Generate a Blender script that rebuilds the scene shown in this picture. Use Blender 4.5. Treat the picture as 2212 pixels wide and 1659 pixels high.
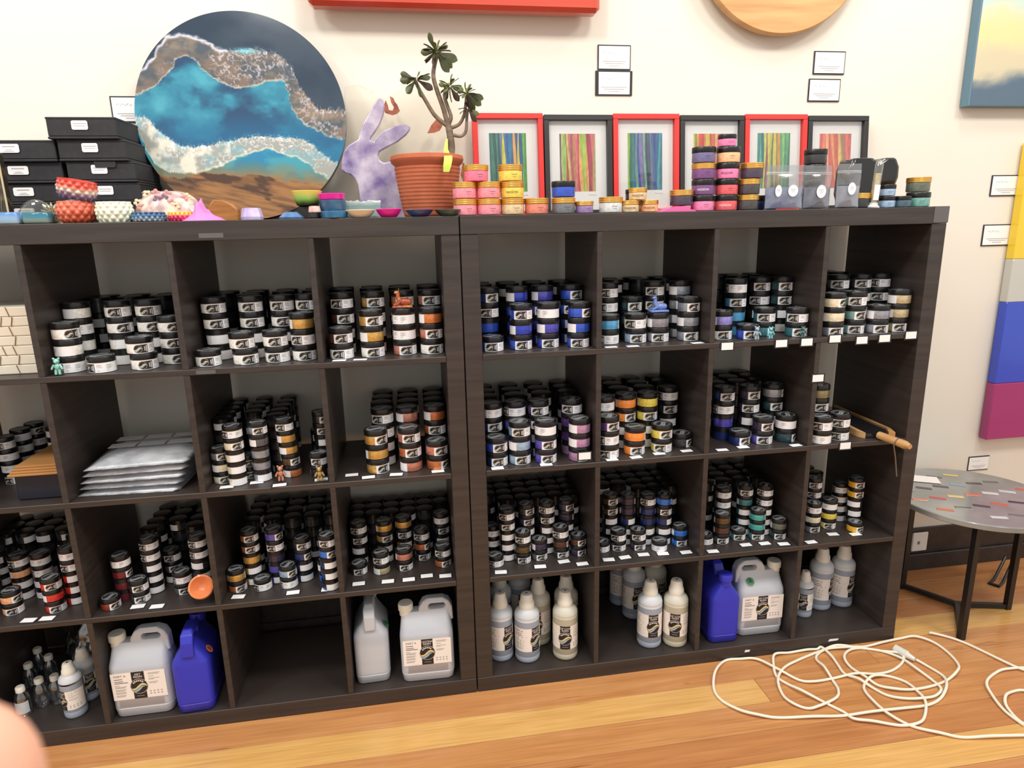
import bpy, bmesh, math, random
import numpy as np
from mathutils import Vector, Matrix
from mathutils.geometry import tessellate_polygon
random.seed(7)
PI = math.pi
S = bpy.context.scene
for o in list(bpy.data.objects):
    bpy.data.objects.remove(o, do_unlink=True)
COL = S.collection

# ---------------------------------------------------------------- camera
CPOS = np.array([-.1508, -1.8314, 1.455]); YAW, PITCH, ROLL, FPX = .1536, -.234, -.0219, 1420.7
_f = np.array([math.sin(YAW)*math.cos(PITCH), math.cos(YAW)*math.cos(PITCH), math.sin(PITCH)])
_r = np.array([math.cos(YAW), -math.sin(YAW), 0.]); _u = np.cross(_r, _f)
_r, _u = _r*math.cos(ROLL)+_u*math.sin(ROLL), -_r*math.sin(ROLL)+_u*math.cos(ROLL)
cam = bpy.data.objects.new('camera', bpy.data.cameras.new('camera')); COL.objects.link(cam)
cam.matrix_world = Matrix(((_r[0], _u[0], -_f[0], CPOS[0]), (_r[1], _u[1], -_f[1], CPOS[1]), (_r[2], _u[2], -_f[2], CPOS[2]), (0, 0, 0, 1)))
cam.data.sensor_width = 36.; cam.data.lens = FPX/2212*36.; cam.data.clip_start = .01
cam.data.dof.use_dof = True; cam.data.dof.focus_distance = 2.1; cam.data.dof.aperture_fstop = 22.
S.camera = cam

def _ray(px, py): return _f+(px-1106)/FPX*_r-(py-829.5)/FPX*_u
def atY(px, py, Y):
    d = _ray(px, py); return CPOS+d*(Y-CPOS[1])/d[1]
def atZ(px, py, Z):
    d = _ray(px, py); return CPOS+d*(Z-CPOS[2])/d[2]

# ---------------------------------------------------------------- light
W = bpy.data.worlds.new('world'); S.world = W; W.use_nodes = True
W.node_tree.nodes['Background'].inputs[0].default_value = (1., .975, .94, 1)
W.node_tree.nodes['Background'].inputs[1].default_value = .55
def area(name, loc, tgt, size, power, col=(1, .965, .91), sy=None):
    l = bpy.data.lights.new(name, 'AREA'); l.energy = power; l.color = col; l.size = size
    if sy: l.shape = 'RECTANGLE'; l.size_y = sy
    o = bpy.data.objects.new(name, l); COL.objects.link(o); o.location = loc
    o.rotation_euler = (Vector(tgt)-Vector(loc)).to_track_quat('-Z', 'Y').to_euler()
    return o
for _x in (-2.2, -.7, .8, 2.3):
    area('ceiling_lamp', (_x, -1.25, 3.3), (_x, -.2, .6), .45, 15.)
for _x in (-1.6, 0., 1.6):
    area('ceiling_lamp', (_x, -.35, 3.3), (_x, .1, 1.), .30, 5.)
S.view_settings.view_transform = 'Standard'; S.view_settings.look = 'None'
S.view_settings.exposure = .72; S.view_settings.gamma = 1.0; S.view_settings.use_curve_mapping = False

# ---------------------------------------------------------------- materials
def lin(c):
    return tuple(((x/255)/12.92 if x/255 <= .04045 else ((x/255+.055)/1.055)**2.4) for x in c[:3])+(1.,)
_mc = {}
def M(name, c=(128, 128, 128), rough=.5, metal=0., spec=.5, coat=0., noise=None, bump=None, trans=0., emit=None, sss=0., ramp=None):
    if name in _mc: return _mc[name]
    m = bpy.data.materials.new(name); m.use_nodes = True; nt = m.node_tree; b = nt.nodes['Principled BSDF']
    b.inputs['Base Color'].default_value = lin(c); b.inputs['Roughness'].default_value = rough
    b.inputs['Metallic'].default_value = metal; b.inputs['Specular IOR Level'].default_value = spec
    b.inputs['Coat Weight'].default_value = coat; b.inputs['Coat Roughness'].default_value = .08
    b.inputs['Transmission Weight'].default_value = trans
    if sss: b.inputs['Subsurface Weight'].default_value = sss; b.inputs['Subsurface Radius'].default_value = (.02, .02, .02)
    if noise:                                   # (scale xyz, colour 2, detail[, low, high])
        tc = nt.nodes.new('ShaderNodeTexCoord'); mp = nt.nodes.new('ShaderNodeMapping'); n = nt.nodes.new('ShaderNodeTexNoise')
        sc = noise[0]; mp.inputs['Scale'].default_value = sc if isinstance(sc, tuple) else (sc,)*3
        n.inputs['Scale'].default_value = 1.; n.inputs['Detail'].default_value = noise[2]
        nt.links.new(tc.outputs['Object'], mp.inputs['Vector']); nt.links.new(mp.outputs['Vector'], n.inputs['Vector'])
        r = nt.nodes.new('ShaderNodeValToRGB'); e = r.color_ramp.elements
        lo, hi = (noise[3], noise[4]) if len(noise) > 3 else (.35, .65)
        e[0].position = lo; e[0].color = lin(c); e[1].position = hi; e[1].color = lin(noise[1])
        nt.links.new(n.outputs['Fac'], r.inputs['Fac']); nt.links.new(r.outputs['Color'], b.inputs['Base Color'])
    if bump:                                    # (scale, strength, distance)
        tc = nt.nodes.new('ShaderNodeTexCoord'); n = nt.nodes.new('ShaderNodeTexNoise'); mp = nt.nodes.new('ShaderNodeMapping')
        sc = bump[0]; mp.inputs['Scale'].default_value = sc if isinstance(sc, tuple) else (sc,)*3
        n.inputs['Scale'].default_value = 1.; n.inputs['Detail'].default_value = 4
        bn = nt.nodes.new('ShaderNodeBump'); bn.inputs['Strength'].default_value = bump[1]; bn.inputs['Distance'].default_value = bump[2]
        nt.links.new(tc.outputs['Object'], mp.inputs['Vector']); nt.links.new(mp.outputs['Vector'], n.inputs['Vector'])
        nt.links.new(n.outputs['Fac'], bn.inputs['Height']); nt.links.new(bn.outputs['Normal'], b.inputs['Normal'])
    _mc[name] = m
    return m
def clear(name, tint=(245, 245, 245), gl=.12, rough=.05):
    """thin clear plastic or glass: transparent with a glossy reflection"""
    if name in _mc: return _mc[name]
    m = bpy.data.materials.new(name); m.use_nodes = True; nt = m.node_tree; nt.nodes.clear()
    out = nt.nodes.new('ShaderNodeOutputMaterial'); t = nt.nodes.new('ShaderNodeBsdfTransparent'); g = nt.nodes.new('ShaderNodeBsdfGlossy')
    mx = nt.nodes.new('ShaderNodeMixShader'); lw = nt.nodes.new('ShaderNodeLayerWeight'); ma = nt.nodes.new('ShaderNodeMath')
    ma.operation = 'MULTIPLY_ADD'; ma.inputs[1].default_value = .55; ma.inputs[2].default_value = gl; lw.inputs[0].default_value = .35
    t.inputs[0].default_value = lin(tint); g.inputs[0].default_value = lin((250, 250, 250)); g.inputs['Roughness'].default_value = rough
    nt.links.new(lw.outputs['Facing'], ma.inputs[0]); nt.links.new(ma.outputs[0], mx.inputs[0])
    nt.links.new(t.outputs[0], mx.inputs[1]); nt.links.new(g.outputs[0], mx.inputs[2]); nt.links.new(mx.outputs[0], out.inputs[0])
    _mc[name] = m
    return m
def Mattr(name, rough=.4, coat=0., spec=.5):
    """base colour from the mesh's own colour attribute (flat print)"""
    if name in _mc: return _mc[name]
    m = M(name, (128, 128, 128), rough, coat=coat, spec=spec); nt = m.node_tree
    a = nt.nodes.new('ShaderNodeAttribute'); a.attribute_name = 'Col'
    nt.links.new(a.outputs['Color'], nt.nodes['Principled BSDF'].inputs['Base Color'])
    return m

# ---------------------------------------------------------------- mesh helpers
class MB:
    def __init__(s): s.v = []; s.f = []; s.m = []
    def add(s, vs, fs, mi=0):
        b = len(s.v); s.v += [tuple(map(float, p)) for p in vs]
        for f in fs: s.f.append(tuple(b+i for i in f)); s.m.append(mi)
        return s
    def box(s, x0, x1, y0, y1, z0, z1, mi=0):
        return s.add([(x, y, z) for z in (z0, z1) for y in (y0, y1) for x in (x0, x1)],
                     [(0, 2, 3, 1), (4, 5, 7, 6), (0, 1, 5, 4), (2, 6, 7, 3), (0, 4, 6, 2), (1, 3, 7, 5)], mi)
    def cbox(s, x0, x1, y0, y1, z0, z1, bv=.002, mi=0):
        """box with chamfered edges"""
        bm = bmesh.new(); bmesh.ops.create_cube(bm, size=1.)
        for v in bm.verts:
            v.co = ((x0+x1)/2+v.co.x*(x1-x0), (y0+y1)/2+v.co.y*(y1-y0), (z0+z1)/2+v.co.z*(z1-z0))
        bmesh.ops.bevel(bm, geom=bm.edges[:], offset=bv, segments=1, affect='EDGES')
        return s.bm(bm, mi)
    def bm(s, bm, mi=0):
        bm.verts.index_update()
        s.add([v.co for v in bm.verts], [[v.index for v in f.verts] for f in bm.faces], mi); bm.free(); return s
    def lathe(s, prof, seg=24, mi=0, c=(0, 0, 0), cap0=True, cap1=True, a0=0., fn=None):
        n = len(prof); vs = []
        for (r, z) in prof:
            for k in range(seg):
                a = a0+2*PI*k/seg
                rr, zz = (fn(r, z, a) if fn else (r, z))
                vs.append((c[0]+rr*math.cos(a), c[1]+rr*math.sin(a), c[2]+zz))
        fs = []
        for i in range(n-1):
            for k in range(seg):
                k2 = (k+1) % seg; fs.append((i*seg+k, i*seg+k2, (i+1)*seg+k2, (i+1)*seg+k))
        if cap0: fs.append(tuple(range(seg-1, -1, -1)))
        if cap1: fs.append(tuple((n-1)*seg+k for k in range(seg)))
        return s.add(vs, fs, mi)
    def tube(s, pts, r, seg=8, mi=0, closed=False):
        pts = [Vector(p) for p in pts]; n = len(pts)
        rs = r if isinstance(r, (list, tuple)) else [r]*n
        T = []
        for i in range(n):
            a = pts[i-1] if (i or closed) else pts[0]; b = pts[(i+1) % n] if (i < n-1 or closed) else pts[-1]
            t = (b-a); T.append(t.normalized() if t.length > 1e-9 else Vector((0, 0, 1)))
        nrm = T[0].orthogonal().normalized(); vs = []
        for i in range(n):
            nrm = (nrm-T[i]*nrm.dot(T[i])); nrm = nrm.normalized() if nrm.length > 1e-6 else T[i].orthogonal().normalized()
            bi = T[i].cross(nrm)
            for k in range(seg):
                a = 2*PI*k/seg; vs.append(pts[i]+(nrm*math.cos(a)+bi*math.sin(a))*rs[i])
        fs = []
        for i in range(n-1 if not closed else n):
            j = (i+1) % n
            for k in range(seg):
                k2 = (k+1) % seg; fs.append((i*seg+k, i*seg+k2, j*seg+k2, j*seg+k))
        if not closed:
            fs.append(tuple(range(seg-1, -1, -1))); fs.append(tuple((n-1)*seg+k for k in range(seg)))
        return s.add(vs, fs, mi)
    def prism(s, poly, d0, d1, mp, mi=0, mi_side=None):
        """polygon (2-D) extruded from depth d0 to d1; mp(a, b, d) -> xyz"""
        n = len(poly); tris = tessellate_polygon([[Vector((p[0], p[1], 0)) for p in poly]])
        vs = [mp(a, b, d0) for a, b in poly]+[mp(a, b, d1) for a, b in poly]
        s.add(vs, [tuple(t) for t in tris]+[tuple(n+i for i in reversed(t)) for t in tris], mi)
        b = len(s.v)-2*n
        for i in range(n):
            j = (i+1) % n; s.f.append((b+i, b+j, b+n+j, b+n+i)); s.m.append(mi if mi_side is None else mi_side)
        return s
    def strip(s, u0, u1, n, lo, hi, mp, mi=0):
        vs = []
        for i in range(n+1):
            u = u0+(u1-u0)*i/n
            a = lo(u) if callable(lo) else lo; b = hi(u) if callable(hi) else hi
            vs += [mp(u, a), mp(u, max(a, b))]
        return s.add(vs, [(2*i, 2*i+2, 2*i+3, 2*i+1) for i in range(n)], mi)
    def ell(s, c, r, mi=0, seg=14, rings=9, rot=None):
        vs = []; fs = []
        R = rot.to_matrix() if rot is not None and hasattr(rot, 'to_matrix') else None
        for i in range(rings+1):
            t = PI*i/rings
            for k in range(seg):
                a = 2*PI*k/seg; p = Vector((r[0]*math.sin(t)*math.cos(a), r[1]*math.sin(t)*math.sin(a), -r[2]*math.cos(t)))
                if R: p = R @ p
                vs.append(p+Vector(c))
        for i in range(rings):
            for k in range(seg):
                k2 = (k+1) % seg; fs.append((i*seg+k, i*seg+k2, (i+1)*seg+k2, (i+1)*seg+k))
        return s.add(vs, fs, mi)
    def text(s, txt, size, mp, mi=0, align='CENTER', spacing=1.):
        cu = bpy.data.curves.new('t', 'FONT'); cu.body = txt; cu.size = size; cu.align_x = align; cu.align_y = 'CENTER'
        cu.space_line = spacing; cu.resolution_u = 2; cu.fill_mode = 'FRONT'
        o = bpy.data.objects.new('t', cu); COL.objects.link(o)
        me = o.to_mesh(); s.add([mp(v.co.x, v.co.y) for v in me.vertices], [tuple(p.vertices) for p in me.polygons], mi)
        o.to_mesh_clear(); bpy.data.objects.remove(o); bpy.data.curves.remove(cu)
        return s
    def mesh(s, name, mats, angle=35, cols=None):
        me = bpy.data.meshes.new(name); me.from_pydata(s.v, [], s.f); me.update()
        for m in (mats if isinstance(mats, (list, tuple)) else [mats]): me.materials.append(m)
        me.polygons.foreach_set('material_index', s.m)
        me.polygons.foreach_set('use_smooth', [True]*len(s.f))
        bm = bmesh.new(); bm.from_mesh(me); bmesh.ops.remove_doubles(bm, verts=bm.verts[:], dist=1e-6) if cols is None else None
        bmesh.ops.recalc_face_normals(bm, faces=bm.faces[:]); bm.to_mesh(me); bm.free()
        me.set_sharp_from_angle(angle=math.radians(angle))
        if cols is not None:
            at = me.color_attributes.new('Col', 'FLOAT_COLOR', 'POINT'); at.data.foreach_set('color', np.asarray(cols, dtype=np.float32).ravel())
        return me
    def build(s, name, mats, parent=None, loc=None, rot=None, angle=35, cols=None):
        return put(name, s.mesh(name, mats, angle, cols), parent, loc, rot)
def put(name, me, parent=None, loc=None, rot=None):
    o = bpy.data.objects.new(name, me); COL.objects.link(o)
    if loc is not None: o.location = [float(x) for x in loc]
    if rot is not None: o.rotation_euler = rot
    if parent is not None: o.parent = parent
    return o
def tag(o, label=None, cat=None, group=None, kind=None):
    if label: o['label'] = label
    if cat: o['category'] = cat
    if group: o['group'] = group
    if kind: o['kind'] = kind
    return o
def empty(name, loc, label, cat, group=None, rz=0., rot=None):
    o = bpy.data.objects.new(name, None); COL.objects.link(o); o.location = [float(x) for x in loc]
    o.rotation_euler = rot if rot is not None else (0, 0, rz); o.empty_display_size = .02
    return tag(o, label, cat, group)
def omat(o, m, slot=0):
    o.material_slots[slot].link = 'OBJECT'; o.material_slots[slot].material = m
def srgb_lin(a):
    a = np.asarray(a, float)/255.
    return np.where(a <= .04045, a/12.92, ((a+.055)/1.055)**2.4)
_rng = np.random.RandomState(3); _lat = _rng.rand(64, 64)
def vnoise(x, y):
    x = np.asarray(x, float); y = np.asarray(y, float)
    xi = np.floor(x).astype(int); yi = np.floor(y).astype(int); fx = x-xi; fy = y-yi
    fx = fx*fx*(3-2*fx); fy = fy*fy*(3-2*fy); g = lambda a, b: _lat[a % 64, b % 64]
    return (g(xi, yi)*(1-fx)+g(xi+1, yi)*fx)*(1-fy)+(g(xi, yi+1)*(1-fx)+g(xi+1, yi+1)*fx)*fy
def fbm(x, y, o=4):
    s = 0; a = .5; t = 0
    for k in range(o): s = s+a*vnoise(x*2**k+17.3*k, y*2**k+9.1*k); t += a; a *= .5
    return s/t
ORD = ['', 'first', 'second', 'third', 'fourth', 'fifth', 'sixth', 'seventh', 'eighth', 'ninth', 'tenth', 'eleventh', 'twelfth']
# ================================================================ ROOM
YW = .43                                                    # wall plane
wall_m = M('wall_paint', (228, 222, 210), .75, spec=.2, noise=((1.3, 1.3, 1.3), (224, 217, 204), 3), bump=(220, .05, .002))
w = MB(); w.box(-5, 6, YW, YW+.12, 0, 3.6).build('wall_back', wall_m).__setitem__('kind', 'structure')
skirt_m = M('skirting_black', (34, 28, 26), .4, noise=(30, (48, 40, 36), 3))
b = MB(); b.cbox(-5, 6, YW-.010, YW, 0, .187, .002); b.cbox(-5, 6, YW-.022, YW-.0101, 0, .072, .003)
b.build('baseboard_back', skirt_m)['kind'] = 'structure'
def wood_floor(name, c1, c2, dark):
    m = M(name, c1, .33, spec=.45, coat=.25)
    nt = m.node_tree; bs = nt.nodes['Principled BSDF']
    tc = nt.nodes.new('ShaderNodeTexCoord'); oi = nt.nodes.new('ShaderNodeObjectInfo')
    ad = nt.nodes.new('ShaderNodeVectorMath'); ad.operation = 'ADD'; sc = nt.nodes.new('ShaderNodeVectorMath'); sc.operation = 'SCALE'
    cx = nt.nodes.new('ShaderNodeCombineXYZ'); nt.links.new(oi.outputs['Random'], cx.inputs[0]); nt.links.new(oi.outputs['Random'], cx.inputs[1])
    sc.inputs['Scale'].default_value = 40.; nt.links.new(cx.outputs[0], sc.inputs[0])
    nt.links.new(tc.outputs['Object'], ad.inputs[0]); nt.links.new(sc.outputs[0], ad.inputs[1])
    def tex(scale, detail, dist=0.):
        mp = nt.nodes.new('ShaderNodeMapping'); mp.inputs['Scale'].default_value = scale
        n = nt.nodes.new('ShaderNodeTexNoise'); n.inputs['Scale'].default_value = 1.; n.inputs['Detail'].default_value = detail; n.inputs['Distortion'].default_value = dist
        nt.links.new(ad.outputs[0], mp.inputs[0]); nt.links.new(mp.outputs[0], n.inputs[0]); return n
    g1 = tex((2.2, 34, 5), 6, .6); g2 = tex((5, 160, 5), 3); g3 = tex((2.0, 22, 4), 8, 1.6)
    r1 = nt.nodes.new('ShaderNodeValToRGB'); r1.color_ramp.elements[0].position = .3; r1.color_ramp.elements[1].position = .7
    r1.color_ramp.elements[0].color = lin(c1); r1.color_ramp.elements[1].color = lin(c2)
    nt.links.new(g1.outputs['Fac'], r1.inputs[0])
    r2 = nt.nodes.new('ShaderNodeValToRGB'); r2.color_ramp.elements[0].position = .66; r2.color_ramp.elements[1].position = .74
    r2.color_ramp.elements[0].color = (0, 0, 0, 1); r2.color_ramp.elements[1].color = (1, 1, 1, 1); nt.links.new(g3.outputs['Fac'], r2.inputs[0])
    r3 = nt.nodes.new('ShaderNodeMapRange'); r3.inputs[1].default_value = .3; r3.inputs[2].default_value = .8; r3.inputs[3].default_value = .82; r3.inputs[4].default_value = 1.1
    nt.links.new(g2.outputs['Fac'], r3.inputs[0])
    mu = nt.nodes.new('ShaderNodeMix'); mu.data_type = 'RGBA'; mu.blend_type = 'MULTIPLY'; mu.inputs[0].default_value = 1.
    nt.links.new(r1.outputs[0], mu.inputs[6]); nt.links.new(r3.outputs[0], mu.inputs[7])
    mx = nt.nodes.new('ShaderNodeMix'); mx.data_type = 'RGBA'; mx.inputs[7].default_value = lin(dark)
    mf = nt.nodes.new('ShaderNodeMath'); mf.operation = 'MULTIPLY'; mf.inputs[1].default_value = .75
    nt.links.new(r2.outputs[0], mf.inputs[0]); nt.links.new(mf.outputs[0], mx.inputs[0]); nt.links.new(mu.outputs[2], mx.inputs[6])
    nt.links.new(mx.outputs[2], bs.inputs['Base Color'])
    return m
WD = [wood_floor('floor_board_orange', (190, 126, 74), (206, 148, 92), (120, 66, 30)),
      wood_floor('floor_board_pale', (212, 158, 88), (226, 178, 108), (160, 100, 46)),
      wood_floor('floor_board_red', (180, 116, 68), (198, 136, 84), (104, 56, 28)),
      wood_floor('floor_board_honey', (202, 144, 84), (216, 162, 102), (140, 84, 40))]
fl = MB(); fl.box(-5, 6, -5.5, YW+.12, -.06, -.012); fl = fl.build('floor', M('subfloor', (70, 45, 28), .8)); fl['kind'] = 'structure'
def plank(x0, x1, y0, y1, m):
    p = MB(); p.cbox(x0+.0006, x1-.0006, y0+.0006, y1-.0006, -.012, 0, .0008)
    return p.build('plank', m, fl)
PW = .1075
rows = [(.0025-PW*k, .0025-PW*(k+1)) for k in range(-4, 44)]
rr = random.Random(5)
for k, (y1, y0) in zip(range(-4, 44), rows):
    y1 = min(y1, YW)
    if y1-y0 < .01: continue
    cuts = {0: [-5, -2.3, 1.35, 3.9, 6], 1: [-5, -2.9, .896, 3.2, 6], 2: [-5, -1.6, 1.9, 6], 3: [-5, -.95, 2.45, 6], 4: [-5, -2.2, 2.75, 6]}.get(k)
    tone = {0: [2, 0, 0, 3], 1: [0, 1, 0, 2], 2: [3, 0, 2], 3: [0, 2, 0], 4: [1, 1, 3]}.get(k)
    if cuts is None:
        x = -5; cuts = [-5]
        while x < 6: x += rr.uniform(1.4, 3.6); cuts.append(min(x, 6))
        if cuts[-1]-cuts[-2] < .2: cuts.pop(-2)
        tone = [rr.choice([0, 0, 1, 2, 3]) for _ in cuts]
    for i in range(len(cuts)-1): plank(cuts[i], cuts[i+1], y0, y1, WD[tone[i]])

# ================================================================ SHELVING UNITS
H, T, D, C, DEP = 1.488, .05, .016, .335, .39
board_m = M('black_brown_board', (48, 41, 38), .42, spec=.5, noise=((3, 3, 60), (64, 55, 51), 5, .35, .75), bump=((40, 40, 200), .08, .001))
tape_m = M('dark_grey_tape', (92, 90, 90), .35)
paper_m = M('white_paper', (238, 238, 238), .6)
def ZS(k): return H-T-k*C-(k-1)*D                            # top face of shelf k (row k stands on it), k = 1..3; row 4 stands on T
def SH(row): return ZS(row) if row < 4 else T
def unit(x0, label):
    r = empty('shelving_unit', (x0, 0, 0), label, 'shelving unit', 'black-brown cube shelving units')
    MB().cbox(0, H, 0, DEP, H-T, H, .0015).build('top_panel', board_m, r)
    MB().cbox(0, H, 0, DEP, 0, T, .0015).build('bottom_panel', board_m, r)
    for a in (0, H-T): MB().cbox(a, a+T, .0008, DEP, T+.0004, H-T-.0004, .0015).build('side_panel', board_m, r)
    for k in (1, 2, 3): MB().cbox(T+.0003, H-T-.0003, .0005, DEP, ZS(k)-D, ZS(k), .0012).build('shelf', board_m, r)
    me = None
    for k in range(4):
        z1 = H-T if k == 0 else ZS(k)-D; z0 = SH(k+1)
        for j in (1, 2, 3):
            xa = T+j*C+(j-1)*D
            MB().cbox(xa, xa+D, .0012, DEP, z0+.0003, z1-.0003, .0012).build('divider', board_m, r)
    return r
UL = unit(-H-.003, 'left black-brown cube shelving unit under the round ocean artwork')
UR = unit(0, 'right black-brown cube shelving unit under the row of striped prints')
# tape on the units
t = MB()
t.cbox(H-.049, H+.0012, -.0012, -.0002, H-.047, H+.0002, .0004); t.cbox(H+.0001, H+.0013, -.0012, .06, H-.047, H+.0006, .0004)
t.cbox(H-.049, H+.0013, -.0012, .05, H+.0001, H+.0012, .0004)
t.build('corner_tape', tape_m, UR)
for (px, py, wd, hg) in ((456, 509, .060, .012), (445, 804, .05, .010)):
    p = atY(px, py, 0); q = MB(); q.cbox(-wd/2, wd/2, -.0008, 0, -hg/2, hg/2, .0003)
    q.build('tape_strip', tape_m, UL, (p[0]+H+.003, -.0002, p[2]))
def cub(col):                                                # inner x-range of column 1..8 counted from the left
    if col <= 4: x = -H-.003+T+(col-1)*(C+D)
    else: x = T+(col-5)*(C+D)
    return x, x+C
for (px, py, a) in ((1614, 1406, .01), (1800, 1382, .02)):   # worn paper stickers on the plinth
    p = atY(px, py, 0); q = MB(); q.prism([(-a, -.004), (a*.8, -.0035), (a, .003), (-a*.7, .0045)], 0, -.0006, lambda u, v, d: (u, d, v))
    q.build('torn_sticker', paper_m, UR, (p[0], -.0002, p[2]))
# ================================================================ PIGMENT JARS
lid_m = M('black_lid', (20, 20, 21), .32, spec=.5)
gold_m = M('gold_lid', (226, 176, 92), .28, metal=.85)
lab_w = M('label_white', (236, 234, 235), .5); lab_k = M('label_black', (34, 30, 34), .45)
lab_g = M('label_print_grey', (150, 148, 152), .6); lab_r = M('label_ring', (190, 182, 178), .5)
lab_y = M('label_swoosh_cream', (226, 200, 140), .5); lab_b = M('label_swoosh_blue', (150, 186, 208), .5)
stk_s = M('sticker_silver', (150, 152, 154), .35, spec=.6); stk_d = M('sticker_dark', (40, 40, 42), .35)
LABM = [lab_w, lab_k, lab_g, lab_r, lab_y, lab_b]
def itp(x, xs, ys): return float(np.interp(x, xs, ys))
def logo(mb, cu, cv, R, mp, dark=1, ring=3, cy=4, cb=5, lay=0, n=14, text=2):
    """round emblem: dark disc, pale ring, cream and blue swooshes, arc of small lettering"""
    def circ(rad, lo_f=None, hi_f=None, mi=0, l=0, x0=-1., x1=1.):
        h = lambda u: math.sqrt(max(0, rad*rad-((u-cu)/R)**2))
        lo = lambda u: cv+R*max(-h(u), lo_f((u-cu)/R) if lo_f else -9)
        hi = lambda u: cv+R*min(h(u), hi_f((u-cu)/R) if hi_f else 9)
        mb.strip(cu+max(x0, -rad)*R, cu+min(x1, rad)*R, n, lo, hi, lambda u, v: mp(u, v, l), mi)
    circ(1., mi=ring, l=lay); circ(.93, mi=dark, l=lay+1)
    X = [-1, -.7, -.4, -.1, .15, .4, .65, .9]
    yu = lambda x: itp(x, X, [-.22, -.27, -.2, .08, .3, .4, .33, .05]); yl = lambda x: itp(x, X, [-.45, -.5, -.45, -.25, 0, .12, .08, -.15])
    bu = lambda x: itp(x, X, [-.5, -.56, -.52, -.32, -.08, .04, -.02, -.2]); bl = lambda x: itp(x, X, [-.6, -.78, -.76, -.62, -.4, -.12, -.1, -.2])
    circ(.9, yl, yu, cy, lay+2, -.9, .9); circ(.9, bl, bu, cb, lay+2, -.85, .62)
    if text is not None:
        for k in range(6):
            a = math.radians(138-k*17); r0, r1 = .66, .82
            q = [(a-.1, r0), (a+.1, r0), (a+.1, r1), (a-.1, r1)]
            mb.add([mp(cu+R*r*math.cos(t), cv+R*r*math.sin(t), lay+2) for t, r in q], [(0, 1, 2, 3)], text)
def jar_label_mesh(R, h, z0):
    mb = MB(); k = h/.024                                   # designed for a 24 mm high label
    def mp(u, v, l=0):
        a = -PI/2+u*k/R; r = R+.00022+.00016*l
        return (r*math.cos(a), r*math.sin(a), z0+v*k)
    tot = .62*2*PI*R/k; u0 = -.022
    mb.strip(u0, u0+tot, 26, .0004, .0236, lambda u, v: mp(u, v, 0), 0)
    c = -.008
    lo = lambda u: .012-math.sqrt(max(0, .0103**2-(u-c)**2)) if u < c else .0017
    hi = lambda u: .012+math.sqrt(max(0, .0103**2-(u-c)**2)) if u < c else .0223
    mb.strip(c-.0103, c+.022, 12, lo, hi, lambda u, v: mp(u, v, 1), 1)
    logo(mb, c+.0002, .012, .0098, mp, 1, 3, 4, 5, 2, 10, None)
    mb.strip(.0105, .0122, 1, .004, .020, lambda u, v: mp(u, v, 2), 0)
    mb.strip(.006, .0088, 1, .0065, .0175, lambda u, v: mp(u, v, 2), 3)
    for (a, b, y) in ((.019, .030, .0185), (.019, .028, .016), (.019, .031, .0128), (.019, .025, .0052), (.040, .054, .0185), (.040, .052, .0163), (.040, .055, .0141), (.040, .053, .0119), (.040, .05, .0097), (.040, .046, .0052)):
        if b < u0+tot: mb.strip(a, b, 2, y, y+.0011, lambda u, v: mp(u, v, 1), 2)
    return mb.mesh('label', LABM, 60)
def lid_sticker_mesh(R, z):
    mb = MB(); mp = lambda u, v, l=0: (u, v, z+.0002+.00012*l)
    logo(mb, 0, 0, R*.9, mp, 1, 0, 0, 0, 0, 16, 2)
    return mb.mesh('lid_sticker', [stk_s, stk_d, stk_s], 60)
def ring_lid(R, z0, z1):
    p = [(R*.97, z0), (R, z0+.0012)]; n = 3
    for i in range(n):
        a = z0+(z1-z0)*(i+.15)/n; b = z0+(z1-z0)*(i+.85)/n
        p += [(R, a), (R*1.015, a+.0006), (R*1.015, b-.0006), (R, b)]
    return p+[(R*.97, z1), (R*.9, z1), (R*.88, z1-.001)]
JM = {}
for key, R, h in (('L', .0338, .0445), ('S', .0266, .0355), ('M', .026, .034)):
    lz = h*.65; g = .0006
    bd = MB().lathe([(R*.86, .0007), (R*.95, .0018), (R*.97, .004), (R*.97, lz-.003), (R*.93, lz+.003)], 28).mesh('body', lab_w, 40)
    ld = MB().lathe([(R*.98, lz-.0012), (R, lz), (R, h-.0018-g), (R*.965, h-g), (R*.9, h-g), (R*.885, h-g-.0008)], 28).mesh('lid', lid_m, 40)
    gl = MB().lathe(ring_lid(R, lz-.001, h-g), 28).mesh('lid', gold_m, 40)
    JM[key] = dict(R=R, h=h, body=bd, lid=ld, gold=gl, label=jar_label_mesh(R*.972, lz-.003, .001), sticker=lid_sticker_mesh(R*.86, h-g-.0008))
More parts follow.
